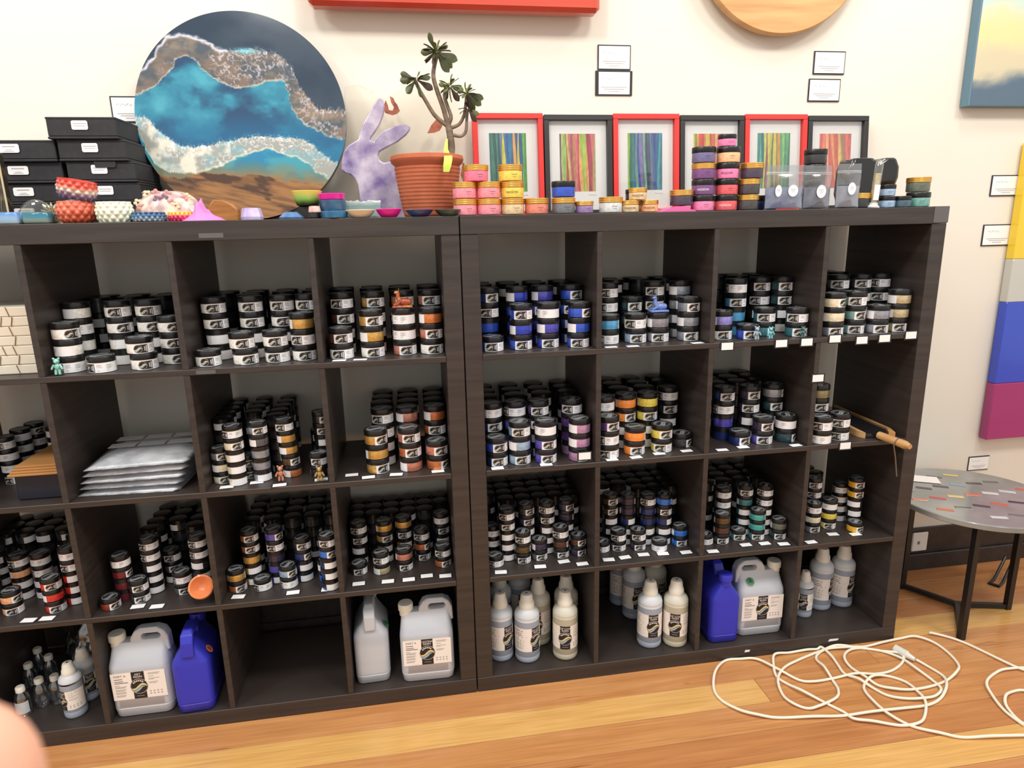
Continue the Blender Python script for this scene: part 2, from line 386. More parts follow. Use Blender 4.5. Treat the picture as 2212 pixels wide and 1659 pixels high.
PAL = dict(white=(228, 224, 216, 0), cream=(214, 204, 176, 0), gold=(202, 158, 84, .55), copper=(190, 112, 68, .55), orangecopper=(206, 122, 66, .5), rose=(196, 128, 108, .5),
           brown=(84, 52, 40, .3), bronze=(96, 74, 46, .5), blue=(52, 84, 190, .35), royal=(44, 62, 172, .35), indigo=(74, 72, 170, .35), navy=(30, 48, 104, .3),
           sky=(84, 158, 206, .35), paleblue=(150, 178, 204, .35), lavender=(140, 136, 206, .35), lilac=(178, 136, 176, .4), violet=(92, 82, 176, .35), purple=(84, 54, 116, .3),
           silver=(148, 152, 162, .55), greylilac=(142, 136, 146, .45), teal=(62, 120, 128, .4), paleteal=(118, 160, 154, .4), darkteal=(34, 66, 74, .35), olive=(140, 132, 96, .5),
           orange=(228, 134, 58, 0), yellow=(212, 192, 78, 0), amber=(220, 166, 44, 0), charcoal=(48, 48, 50, .2), smoke=(84, 84, 86, .2), red=(196, 44, 36, 0), maroon=(104, 28, 40, .2),
           peach=(224, 164, 120, 0), brick=(140, 62, 44, .2), turquoise=(70, 164, 162, .3), brightblue=(46, 106, 196, .2), black=(28, 27, 28, 0), plumdark=(52, 42, 66, .2), greygreen=(96, 104, 92, .3), aqua=(96, 170, 196, .35), champagne=(190, 176, 140, .5),
           pink=(218, 112, 142, .2), rosepink=(226, 138, 150, .2), lemon=(222, 196, 84, .2), coral=(216, 128, 108, .2), smokeclear=(108, 112, 116, .2), mauve=(146, 116, 166, .2), pearl=(204, 208, 206, .2), sand=(212, 186, 146, .2), plum=(112, 70, 124, .2), plumgrey=(72, 62, 78, .3), graphite=(70, 66, 68, .3), hotpink=(222, 120, 164, 0), paleyellow=(226, 214, 160, 0), peachlight=(236, 176, 130, 0), redpink=(206, 86, 92, 0), icy=(150, 176, 206, .2), slateteal=(70, 96, 108, .2), seagreen=(110, 160, 150, .2), violetgrey=(104, 98, 138, .2))
WORDS = dict(white='white', cream='cream', gold='gold', copper='copper', orangecopper='orange copper', rose='rose copper', brown='dark brown', bronze='dark bronze', blue='cobalt blue', royal='royal blue', indigo='indigo', navy='navy blue', sky='sky blue', paleblue='pale blue', lavender='lavender', lilac='pinkish lilac', violet='violet', purple='deep purple', silver='silver', greylilac='grey lilac', teal='teal', paleteal='pale teal', darkteal='dark teal', olive='olive gold', orange='orange', yellow='yellow', amber='amber yellow', charcoal='charcoal', smoke='smoky grey', red='red', maroon='maroon', peach='peach', brick='brick red', turquoise='turquoise', brightblue='bright blue', black='black', plumdark='dark plum', greygreen='grey green', aqua='aqua blue', champagne='champagne')
for k, v in PAL.items():
    M('powder_'+k, v[:3], .38, metal=v[3], spec=.5, coat=.5, noise=(140, tuple(min(255, c*1.12) for c in v[:3]), 2))
def jar(key, colour, loc, rot, label, group, lid='black', lab=True, sticker=True, dim=True):
    j = JM[key]
    r = empty('pigment_jar' if key != 'S' else 'small_pigment_jar', loc, label, 'jar', group, rot)
    b = put('body', j['body'], r); omat(b, _mc['powder_'+colour])
    put('lid', j['lid'] if lid == 'black' else j['gold'], r)
    if lab: put('label', j['label'], r)
    if sticker: put('lid_sticker', j['sticker'], r, rot=(0, 0, random.uniform(-.6, .6)-rot))
    return r
# stacks read from the photograph: [x, y of the front foot, colours from bottom to top, turns of the label per jar (deg), sideways shift per level (m)]
# turn 0 puts the emblem towards the viewer; 120 and more shows mostly bare powder
def F(x, y, cols, rots=None, sh=0.): return ('f', x, y, cols.split(), rots, sh)
def B(x, y, cols, rots=None, sh=0., Y=None): return ('b', x, y, cols.split(), rots, sh, Y)   # rear stack, by the centre of its top lid
w3, w4 = 'white '*3, 'white '*4
CUB = {
 (2, 1): ('L', [F(158, 806, w3, [-60, -160, 25], -.0), F(224, 806, 'white', [-55]), F(313, 800, 'white white', [10, 10], -.006),
          B(160, 655, w4, [150, -50, -50, 160], 0, .15), B(251, 650, w4, [0, 10, 20, -10], 0, .15), B(320, 648, w4, [0, 0, 15, 0], 0, .15), F(380, 787, w3, [20, 10, 15])]),
 (3, 1): ('L', [F(453, 793, 'white', [0]), F(531, 789, 'white white', [15, 0], -.006), F(601, 784, 'white white', [-15, 0], -.002), F(660, 780, 'white white gold', [0, -30, 130]),
          B(461, 645, w4, [0, 0, 10, 0], -.002, .15), B(539, 642, w4, [0, 0, 0, -10], 0, .15), B(607, 640, w4, [0, 0, -5, -20], 0, .15), B(662, 638, w4, [0, 0, 0, -15], 0, .15)]),
 (4, 1): ('L', [F(740, 777, 'white brown', [-10, 10]), F(807, 773, 'white gold gold', [0, 150, 10]), F(876, 768, 'rose orangecopper copper', [15, -90, -90]), F(934, 766, 'white rose orangecopper', [10, 10, 150]),
          B(736, 634, 'white white brown brown', [0, 0, 10, -20], 0, .15), B(804, 628, 'gold gold gold gold', [0, 0, 0, 10], 0, .15), B(868, 626, 'rose copper copper copper', [0, 0, 0, 0], 0, .15), B(926, 623, 'copper copper rose rose', [0, 0, 0, 5], 0, .15)]),
 (5, 1): ('L', [F(1064, 761, 'blue', [-5]), F(1126, 757, 'blue royal blue', [10, 150, 5], .001), F(1184, 753, 'royal indigo indigo', [10, 160, -110], .001), F(1250, 752, 'blue blue blue', [0, 160, 60], .002),
          B(1052, 623, 'blue blue navy navy', [0, 160, 0, 30], 0, .15), B(1116, 621, 'royal royal royal royal', [0, 0, 0, 160], 0, .15), B(1171, 619, 'indigo indigo indigo indigo', [0, 0, 0, 150], 0, .15), B(1234, 617, 'blue blue blue blue', [0, 0, 0, 40], 0, .15)]),
 (6, 1): ('L', [F(1313, 745, 'white sky', [-40, 110]), F(1370, 741, 'paleblue white', [10, -25], -.002), F(1420, 740, 'greylilac greylilac', [10, 150], -.001), F(1487, 737, 'silver silver silver', [20, 160, 30]),
          B(1312, 611, 'white white white white', [0, 0, -30, -10], 0, .16), B(1368, 642, 'darkteal darkteal darkteal', [0, 0, 20], 0, .13), B(1412, 608, 'charcoal charcoal charcoal charcoal', [0, 0, 0, 0], 0, .17), B(1470, 606, 'silver silver silver silver', [0, 0, 30, 160], 0, .15)]),
 (7, 1): ('L', [F(1556, 735, 'white lavender', [20, 150]), F(1613, 734, 'blue', [20]), F(1648, 727, 'teal teal', [60, 0]), F(1722, 728, 'teal teal', [30, -15]),
          B(1591, 606, 'sky sky sky sky', [90, 150, 10, -70], 0, .15), B(1642, 602, 'charcoal charcoal charcoal charcoal', [0, 0, -20, 10], 0, .18), B(1692, 600, 'darkteal darkteal darkteal darkteal', [20, 20, 30, 30], 0, .16)]),
 (8, 1): ('L', [F(1795, 727, 'silver cream cream', [30, 150, 60]), F(1840, 722, 'paleteal paleteal paleteal', [15, 50, 5]), F(1892, 721, 'silver silver', [30, 160], .001), F(1941, 717, 'olive champagne champagne', [30, 160, 170], .003),
          B(1812, 596, 'olive olive olive olive', [0, 0, 0, 5], 0, .16), B(1860, 594, 'charcoal charcoal charcoal charcoal', [0, 0, 0, 10], 0, .16), B(1911, 592, 'black black black black', [0, 0, 0, -20], 0, .16)]),
 (1, 2): ('S', [F(33, 1046, 'white white white white', [-40, -120, -100, -30], -.004), B(42, 925, w4, [-90, -90, -100, -100]), B(72, 912, w4, [-100, -90, -60, 40])]),
 (3, 2): ('S', [F(489, 1046, 'cream cream silver', [10, 160, 20]), F(541, 1037, 'charcoal charcoal', [10, 10], -.003), B(544, 908, 'silver silver silver smoke silver', [0, 160, 160, 160, 10]), B(496, 913, 'cream cream cream cream cream', [0, 0, 0, 20, -60]),
          F(630, 1032, 'copper bronze gold gold bronze', [160, 40, 160, 150, -25], -.003), F(692, 1031, 'black black', [100, -20]), B(690, 926, 'black black black', [0, 0, -10]), B(694, 885, 'black black black black black', [0, 0, 0, 0, 30])]),
 (4, 2): ('L', [F(819, 1024, 'gold gold gold', [30, 120, 30], -.0005), F(889, 1020, 'rose copper rose', [160, 15, 5], -.001), F(946, 1015, 'copper rose', [60, 25], -.001),
          B(822, 882, 'gold gold gold gold', [0, 0, 0, -25]), B(878, 877, 'rose rose rose rose', [0, 0, 160, 160]), B(938, 876, 'copper copper copper copper', [0, 0, 5, 150])]),
 (5, 2): ('L', [F(1073, 1008, 'navy blue', [10, 25]), F(1123, 1005, 'paleblue paleblue paleblue', [10, 160, 0]), F(1178, 1002, 'violet violet violet', [10, 25, -100]), F(1250, 997, 'lilac lilac lilac', [30, 160, 160], .0005),
          B(1063, 871, 'navy navy navy navy', [0, 0, 20, -60]), B(1113, 866, 'indigo indigo indigo indigo', [0, 0, 0, -60]), B(1165, 865, 'purple purple purple purple', [0, 0, 0, -5]), B(1239, 862, 'lilac purple purple purple', [90, 90, 90, -15])]),
 (6, 2): ('L', [F(1312, 991, 'black white purple', [-20, -50, 30]), F(1369, 984, 'orange orange', [25, 100], .002), F(1425, 978, 'yellow yellow', [0, 35]), F(1472, 968, 'charcoal', [75]),
          B(1308, 858, 'white white white white', [0, 0, 0, -60]), B(1354, 850, 'orange orange orange orange', [0, 0, 45, 120]), B(1406, 848, 'yellow yellow yellow yellow', [0, 0, 20, 120]), B(1443, 833, 'charcoal charcoal charcoal charcoal', [0, -10, 20, -60])]),
 (7, 2): ('L', [F(1594, 963, 'navy', [40]), F(1644, 961, 'violet plumdark', [15, 40], .0005), F(1695, 956, 'darkteal plumdark', [80, -100]),
          B(1570, 835, 'navy indigo navy navy', [90, 160, -60, 20]), B(1621, 831, 'plumdark plumdark plumdark plumdark', [0, 0, 5, 30]), B(1671, 827, 'darkteal darkteal darkteal silver', [0, 0, 30, 100])]),
 (8, 2): ('L', [F(1770, 959, 'cream cream', [-80, -15]), F(1805, 952, 'black black', [-5, -5]), B(1781, 832, 'olive olive olive olive', [0, 0, 30, 160])]),
 (1, 3): ('S', [F(33, 1329, 'peach peach', [-5, 40]), F(127, 1323, 'red red red', [0, 130, 0], -.001), B(36, 1195, 'peach peach peach peach', [0, 0, 120, -50]), B(84, 1192, 'red peach coral red', [-90, -90, -80, -90]), B(138, 1182, 'red red red red red', [0, 0, 0, -40, -95])]),
 (2, 3): ('S', [F(243, 1319, 'brick', [35]), F(310, 1300, 'charcoal charcoal', [0, 0], -.001), F(406, 1284, 'smoke brick', [10, -70]), B(262, 1197, 'maroon maroon maroon maroon', [90, 90, 60, -90]), B(303, 1167, 'charcoal charcoal charcoal charcoal charcoal', [0, 0, 0, -50, -50]),
          B(369, 1184, 'smoke smoke smoke', [-60, 10, -15]), B(408, 1156, 'charcoal charcoal charcoal charcoal charcoal', [0, 0, -60, -60, -40])]),
 (3, 3): ('S', [F(520, 1279, 'copper gold', [25, 100], -.001), F(575, 1275, 'white', [-60]), F(630, 1270, 'white paleblue', [-70, 35]), F(712, 1262, 'brightblue aqua', [35, 130], -.001),
          B(521, 1149, 'gold gold gold copper copper', [0, 0, 120, 0, 0]), B(577, 1145, 'indigo violet plumdark plumdark violet', [0, 130, 130, -20, 40]), B(638, 1163, 'navy navy navy charcoal', [0, 0, 40, 0]), B(706, 1143, 'navy navy navy brightblue smoke', [0, 0, 0, 35, -20])]),
 (4, 3): ('S', [F(777, 1244, 'charcoal', [5]), F(826, 1243, 'champagne charcoal', [160, -20], -.001), F(875, 1235, 'charcoal rose', [0, 120], -.001), F(914, 1212, 'charcoal copper charcoal', [5, 60, -30], -.001), F(958, 1227, 'copper charcoal', [30, -25]),
          B(773, 1126, 'charcoal charcoal charcoal charcoal', [0, -30, -10, -30]), B(828, 1122, 'gold gold gold gold', [0, 0, 30, 130]), B(870, 1114, 'gold gold charcoal gold', [0, 0, 0, 110]), B(952, 1105, 'charcoal charcoal charcoal charcoal', [0, 0, 10, -80])]),
 (5, 3): ('S', [F(1071, 1227, 'bronze', [-30]), F(1123, 1218, 'charcoal bronze bronze', [5, 110, -25]), F(1163, 1210, 'smoke plumdark', [15, 150]), F(1206, 1205, 'charcoal brown bronze', [20, 90, -25], -.001), F(1245, 1201, 'plumdark brown', [40, 45]),
          B(1063, 1132, 'brown brown brown', [-30, -70, -90]), B(1114, 1099, 'bronze bronze bronze bronze bronze', [0, 0, 0, 0, -20]), B(1149, 1090, 'charcoal charcoal charcoal plumdark charcoal', [0, 0, 20, 25, 35]), B(1196, 1088, 'brown brown brown bronze bronze', [0, 0, 0, 0, -30]), B(1231, 1083, 'brown brown brown plumdark plumdark', [0, 0, 0, 90, 40])]),
 (6, 3): ('S', [F(1300, 1195, 'brown', [-20]), F(1332, 1190, 'charcoal bronze', [0, -25]), F(1372, 1188, 'plumdark charcoal', [15, 0]), F(1424, 1192, 'brightblue', [-90]), F(1463, 1181, 'brightblue brightblue', [25, 130]),
          B(1326, 1070, 'charcoal charcoal charcoal bronze bronze', [0, 0, 0, 30, 30]), B(1371, 1072, 'plumdark plumdark navy plumdark plumdark', [0, 0, 40, 120, 100]), B(1408, 1066, 'charcoal white navy navy charcoal', [0, -60, 110, 110, -30]), B(1446, 1068, 'navy smoke navy charcoal brightblue', [0, 0, 60, 10, 100])]),
 (7, 3): ('S', [F(1526, 1178, 'smoke', [-40]), F(1554, 1175, 'charcoal brown bronze', [20, 120, 120]), F(1591, 1167, 'teal', [20]), F(1629, 1166, 'teal turquoise turquoise', [15, 110, 110]), F(1677, 1166, 'darkteal greygreen', [20, 130]),
          B(1570, 1056, 'teal darkteal teal charcoal charcoal', [20, 20, 130, -60, -60]), B(1617, 1052, 'darkteal teal teal teal greygreen', [0, 0, 0, 130, 10]), B(1656, 1049, 'charcoal charcoal charcoal charcoal olive', [0, 0, 0, -50, -30])]),
 (8, 3): ('S', [F(1753, 1150, 'silver cream cream', [30, 150, -50]), F(1783, 1143, 'yellow yellow yellow', [15, 110, -110]), F(1812, 1128, 'olive amber amber amber', [-100, -110, -110, -60]), F(1841, 1147, 'amber', [50]),
          B(1850, 1036, 'charcoal charcoal charcoal amber amber', [0, 0, -20, 40, 40]), B(1768, 1035, 'black black black black black', [0, 0, 0, 0, 10])]),
}
ROWN = ['', 'top', 'second', 'third', 'bottom']
STACKPOS = {}
stuff = MB(); STM = [lid_m, _mc['powder_charcoal'], lab_w]+[_mc['powder_'+k] for k in PAL]; PIX = {k: 3+i for i, k in enumerate(PAL)}
nj = 0; cnt = {'L': 0, 'S': 0}
FILL = {(2, 1): (4, 0, 1), (3, 1): (4, 0, 1), (4, 1): (4, 0, 1), (5, 1): (4, 0, 1), (6, 1): (4, 0, 1), (7, 1): (4, 0, 1), (8, 1): (4, 0, .8),
        (3, 2): (5, 0, .62), (4, 2): (4, .30, 1), (5, 2): (4, 0, 1), (6, 2): (4, 0, 1), (7, 2): (4, 0, .93), (1, 3): (5, 0, 1), (2, 3): (5, .25, 1), (3, 3): (5, .1, 1), (4, 3): (4, 0, 1),
        (5, 3): (5, 0, 1), (6, 3): (5, 0, 1), (7, 3): (5, 0, .93), (8, 3): (5, 0, .55), (1, 2): (4, .5, .9)}
def stuff_jar(x, y, zz, R, h, mi, a0=None):
    stuff.lathe([(R*.93, .0008), (R*.96, h*.63)], 14, mi, (x, y, zz), True, False)
    stuff.lathe([(R*.99, h*.63), (R*.99, h*.96), (R*.95, h*.975)], 14, 0, (x, y, zz), True, True)
    if a0 is None: a0 = random.uniform(0, 6.28)
    stuff.add([(x+R*.975*math.cos(a0+t*.22), y+R*.975*math.sin(a0+t*.22), zz+(.06 if q_ == 0 else .6)*h) for t in range(9) for q_ in (0, 1)], [(2*t, 2*t+2, 2*t+3, 2*t+1) for t in range(8)], 2)
for (col, row), (key, stacks) in CUB.items():
    R, h = JM[key]['R'], JM[key]['h']; z = SH(row); xa, xb = cub(col); pos = []
    for s in stacks:
        n = len(s[3])
        if s[0] == 'f':
            p = atZ(s[1], s[2], z); d = np.array([p[0]-CPOS[0], p[1]-CPOS[1]]); d /= np.linalg.norm(d)
            pos.append([p[0]+d[0]*R, p[1]+d[1]*R])
        elif s[6] is not None: p = atY(s[1], s[2], s[6]); pos.append([p[0], p[1]])
        else: p = atZ(s[1], s[2], z+n*h); pos.append([p[0], p[1]])
    pos = np.array(pos); sh = np.array([abs(s[5])*(len(s[3])-1) for s in stacks])
    for it in range(400):                                    # settle: no two stacks overlap, all inside the cubby
        for i in range(len(pos)):
            for j in range(i):
                v = pos[i]-pos[j]; dd = np.linalg.norm(v)+1e-9; need = 2*R*1.02+sh[i]*.5+sh[j]*.5
                if dd < need:
                    q = v/dd*(need-dd)/2; fi = .35 if stacks[i][0] == 'f' else 1.; fj = .35 if stacks[j][0] == 'f' else 1.
                    pos[i] += q*2*fi/(fi+fj)*.5; pos[j] -= q*2*fj/(fi+fj)*.5
        pos[:, 0] = np.clip(pos[:, 0], xa+R*1.02+sh*.6, xb-R*1.02-sh*.6); pos[:, 1] = np.clip(pos[:, 1], R*1.0+.002, DEP-R*1.02)
    for kind in 'fb':
        idx = [i for i in range(len(stacks)) if stacks[i][0] == kind]; idx.sort(key=lambda i: pos[i][0])
        for o_, i in enumerate(idx, 1):
            s = stacks[i]; n = len(s[3]); STACKPOS[(col, row, kind, o_)] = (pos[i][0], pos[i][1], z+n*h)
            for lv, c in enumerate(s[3]):
                toC = math.atan2(CPOS[1]-pos[i][1], CPOS[0]-pos[i][0])+PI/2
                rt = toC+math.radians((s[4] or [0]*9)[lv]+random.uniform(-6, 6))
                lvn = 'only jar' if n == 1 else ('bottom' if lv == 0 else ('top' if lv == n-1 else ORD[lv+1]+' up'))
                lb = f"{WORDS.get(c, c)} powder jar, {lvn} of {ORD[o_]} {'front' if kind == 'f' else 'rear'} stack, {ROWN[row]} row, {ORD[col]} cubby"
                dx = s[5]*(lv-(n-1)/2)
                if kind == 'b' and lv < n-2:                  # hidden behind the front stacks
                    stuff_jar(pos[i][0]+dx, pos[i][1], z+lv*h, R, h, PIX[c], rt-PI/2-.6); continue
                jar(key, c, (pos[i][0]+dx, pos[i][1], z+lv*h), rt, lb, ('large' if key == 'L' else 'small')+' black-lidded powder jars in the cubbies')
                cnt[key] += 1
    if (col, row) in FILL:
        n, fa, fb = FILL[(col, row)]; st = 2*R*1.03; y = DEP-R*1.03; k = 0
        xs0 = xa+(xb-xa)*fa+R*1.02; xs1 = xa+(xb-xa)*fb-R*1.02
        m_ = int((xs1-xs0)/st+1e-6)+1
        while y > R*3:
            for q in range(m_):
                x = xs0+(xs1-xs0)*(q/(m_-1) if m_ > 1 else .5)+random.uniform(-.0004, .0004)
                if np.min(np.hypot(pos[:, 0]-x, pos[:, 1]-y)-sh*.5) > 2*R*1.005 and y > np.min(pos[:, 1])+.05:
                    for lv in range(n): stuff_jar(x, y, z+lv*h, R, h, 1)
            y -= st; k += 1
o = stuff.build('packed_powder_jars', STM); tag(o, 'packed rear rows of black-lidded powder jars deep inside the cubbies', 'jars', kind='stuff')
print('JARS', cnt)
# ================================================================ BOTTLES AND CANS IN THE BOTTOM ROW
hdpe = M('natural_plastic', (214, 218, 222), .38, spec=.4, sss=.15)
hdpe_w = M('milky_plastic', (226, 226, 222), .38, spec=.4, sss=.15)
liq_b = M('plastic_with_clear_liquid', (160, 168, 182), .35, spec=.4)
liq_y = M('plastic_with_amber_liquid', (188, 182, 160), .35, spec=.4)
amb_u = M('amber_tinted_plastic', (214, 210, 196), .38, spec=.4)
cap_m = M('cream_cap', (236, 230, 216), .5)
hole_m = M('dark_hole', (60, 56, 54), .8)
blue_m = M('blue_plastic', (50, 52, 178), .36, spec=.4, noise=(500, (56, 58, 188), 2), bump=(700, .1, .0006))
can_m = M('can_plastic', (186, 190, 198), .36, spec=.4, noise=((2, 2, 9), (204, 207, 212), 2), sss=.1)
prt_g = M('print_grey', (172, 166, 162), .6); prt_k = M('print_dark', (70, 64, 64), .6); lab_c = M('label_cream_white', (244, 236, 228), .5)
green_m = M('sticker_green', (58, 128, 76), .5); orange_stk = M('sticker_orange', (196, 104, 76), .5); ink_m = M('ink', (22, 22, 24), .6)
BLM = [lab_c, lab_k, prt_g, lab_r, lab_y, lab_b, prt_k]
def panel_label(mb, wd, hg, mp, title, part, bu=None):
    """wide label: text, black centre band with round emblem, more text.  u in +-wd/2, v in 0..hg"""
    n = 24
    mb.strip(-wd/2, wd/2, n, 0, hg, lambda u, v: mp(u, v, 0), 0)
    bw = hg*.40 if bu is None else bu
    mb.strip(-bw/2, bw/2, 8, 0, hg, lambda u, v: mp(u, v, 1), 1)
    logo(mb, 0, hg*.46, hg*.28, mp, 1, 3, 4, 5, 2, 18, 0)
    mb.text(title, hg*.105, lambda x, y: mp(x, hg*.855+y, 2), 0, spacing=.85)
    mb.strip(-bw*.3, bw*.3, 3, hg*.09, hg*.105, lambda u, v: mp(u, v, 2), 2)
    if part:
        mb.text(part, hg*.11, lambda x, y: mp(-wd/2+wd*.06+x, hg*.88+y, 1), 6, 'LEFT')
        for i, (l, y) in enumerate(((.16, .76), (.17, .68), (.26, .62), (.09, .53), (.22, .48), (.2, .44), (.21, .37), (.18, .33), (.2, .27), (.19, .23), (.19, .16), (.17, .12))):
            mb.strip(-wd/2+wd*.06, -wd/2+wd*(.06+l*.95), 3, hg*y, hg*(y+.022), lambda u, v: mp(u, v, 1), 6 if i < 3 else 2)
        for (l, y) in ((.22, .9), (.2, .86), (.1, .78), (.2, .7), (.1, .66), (.17, .56), (.14, .52)):
            mb.strip(bw/2+wd*.07, bw/2+wd*(.07+l), 3, hg*y, hg*(y+.02), lambda u, v: mp(u, v, 1), 2)
        for k in range(4):
            for y in (.12, .21): mb.strip(bw/2+wd*(.06+k*.068), bw/2+wd*(.09+k*.068), 1, hg*y, hg*(y+.045), lambda u, v: mp(u, v, 1), 2)
def rrect(w, d, r, n=5):
    P = []
    for (cx, cy, a0) in ((w/2-r, d/2-r, 0), (-w/2+r, d/2-r, 90), (-w/2+r, -d/2+r, 180), (w/2-r, -d/2+r, 270)):
        for k in range(n+1):
            a = math.radians(a0+90*k/n); P.append((cx+r*math.cos(a), cy+r*math.sin(a)))
    return P
def loft(mb, secs, mi=0):
    n = len(secs[0]); vs = [p for s in secs for p in s]; fs = []
    for i in range(len(secs)-1):
        for k in range(n): k2 = (k+1) % n; fs.append((i*n+k, i*n+k2, (i+1)*n+k2, (i+1)*n+k))
    fs += [tuple(range(n-1, -1, -1)), tuple((len(secs)-1)*n+k for k in range(n))]
    return mb.add(vs, fs, mi)
def can(px, py, rz, label, m, front=None, capside=-1, sticker=None, capm=None):
    """five-litre can with sloping shoulders, moulded carry handle and screw cap; rz turns it about its own axis"""
    Wc, Dc = .168, .108
    p = atZ(px, py, T); d = np.array([p[0]-CPOS[0], p[1]-CPOS[1]]); d /= np.linalg.norm(d)
    side = abs(math.sin(rz)) > .5; off = Wc/2 if side else Dc/2
    hx = abs(math.cos(rz))*Wc/2+abs(math.sin(rz))*Dc/2+.001; cx = p[0]+d[0]*off*.9
    for k in range(1, 9):
        xa, xb = cub(k)
        if xa < cx < xb: cx = min(max(cx, xa+hx+.001), xb-hx-.001)
    r = empty('plastic_can', (cx, p[1]+off, T), label, 'can', 'five litre plastic cans in the bottom row', rz)
    b = MB(); secs = []
    for (z, w_, d_, rad) in ((.0008, .90, .88, .018), (.004, .95, .94, .02), (.030, 1, 1, .024), (.031, .985, .98, .024), (.0345, .985, .98, .024), (.0355, 1, 1, .024), (.158, 1, 1, .024), (.170, .985, .96, .024), (.190, .95, .72, .022), (.210, .93, .46, .018), (.228, .91, .31, .014)):
        secs.append([(x, y, z) for x, y in rrect(Wc*w_, Dc*d_, rad)])
    s = -capside                                             # the handle rises on the side away from the cap
    loft(b, secs)
    out = [(s*x, z) for x, z in ((-.024, .215), (-.020, .240), (-.008, .260), (.006, .268), (.058, .268), (.076, .256), (.085, .236), (.087, .19), (-.024, .19))]
    hol = [(s*x, z) for x, z in ((.010, .237), (.013, .231), (.058, .231), (.064, .237), (.064, .246), (.059, .251), (.016, .251), (.010, .246))]
    lp = [[Vector((x, z, 0)) for x, z in out], [Vector((x, z, 0)) for x, z in hol]]
    tr = tessellate_polygon(lp); al = out+hol; n1, n = len(out), len(al)
    hw = lambda z: .0125 if z > .262 else .0175
    hd = MB(); hd.add([(x, -hw(z), z) for x, z in al]+[(x, hw(z), z) for x, z in al],
        [tuple(t) for t in tr]+[tuple(n+i for i in reversed(t)) for t in tr]+[(i, (i+1) % n1, n+(i+1) % n1, n+i) for i in range(n1)]+[(n1+i, n1+(i+1) % 8, n+n1+(i+1) % 8, n+n1+i) for i in range(8)])
    b.build('body', m, r, angle=50)
    ho = hd.build('handle', m, r, angle=20)
    bvm = ho.modifiers.new('bevel', 'BEVEL'); bvm.width = .004; bvm.segments = 2; bvm.limit_method = 'ANGLE'
    c = MB(); c.lathe([(.020, .214), (.020, .232), (.0235, .2325), (.0235, .250), (.0215, .254), (.018, .254)], 24, 0, (capside*.062, 0, 0)); c.build('cap', capm or cap_m, r)
    if front:
        L = MB(); panel_label(L, .150, .090, lambda u, v, l=0: (u, -Dc/2-.0004-.00025*l, .062+v), *front); L.build('label', BLM, r, angle=60)
    if sticker:
        ch, sm, place = sticker; q = MB()
        if place == 'slope':                                 # on the sloping end of the shoulder
            mp = lambda u, v, l=0: ((capside*-1)*0+u*0+Wc*.455+.0012+.0003*l, u, v)
            nrm = Vector((.35, 0, .94))
            def mp(u, v, l=0): return (.030+u, -.0545+v*.80-.0006*l-.0012, .178+v*.60+.0006*l)
        else:
            def mp(u, v, l=0): return (-.042+u, -.034+v*.75-.0006*l-.0032, .202+v*.66+.0006*l)
        q.add([mp(.0135*math.cos(2*PI*k/24), .0135*math.sin(2*PI*k/24)) for k in range(24)], [tuple(range(24))], 0)
        q.text(ch, .019, lambda x, y: mp(x, y, 1), 1); q.build('round_sticker', [sm, ink_m], r, angle=60)
    return r
can(312, 1546, .0, 'milky five litre can with art resin label beside the blue can', can_m, ('ART\nRESIN', 'PART A'))
can(928, 1471, -.03, 'milky five litre can with label facing out beside the empty cubby', can_m, ('CASTING\nRESIN', 'PART A'))
can(1640, 1372, -.02, 'milky five litre can with green A sticker and cap on the right', can_m, ('TOP COAT\nRESIN', 'PART A'), 1, ('A', green_m, 'front'))
def side_can(px, py, rz, label, m, sticker, capm=None, cap=-1):
    r = can(px, py, rz, label, m, None, cap, None, capm)
    if sticker:
        ch, sm = sticker; q = MB()                           # sticker on the broad sloping shoulder that faces right
        sgn = 1
        def mp(u, v, l=0): return (-.045+u, sgn*(-.0485+v*.62+.0-.0004*l-.0014), .186+v*.74+.0004*l)
        q.add([mp(.0135*math.cos(2*PI*k/24), .0135*math.sin(2*PI*k/24)) for k in range(24)], [tuple(range(24))], 0)
        q.text(ch, .019, lambda x, y: mp(x, y, 1), 1); q.build('round_sticker', [sm, ink_m], r, angle=60)
    return r
side_can(441, 1538, PI/2+.06, 'blue five litre can with orange B sticker beside the art resin can', blue_m, ('B', orange_stk), blue_m, 1)
side_can(811, 1477, PI/2+.03, 'milky five litre can turned sideways with green A sticker', can_m, ('A', green_m), None, 1)
side_can(1545, 1392, PI/2-.02, 'blue five litre can with blue cap forward in the seventh cubby', blue_m, None, blue_m, -1)
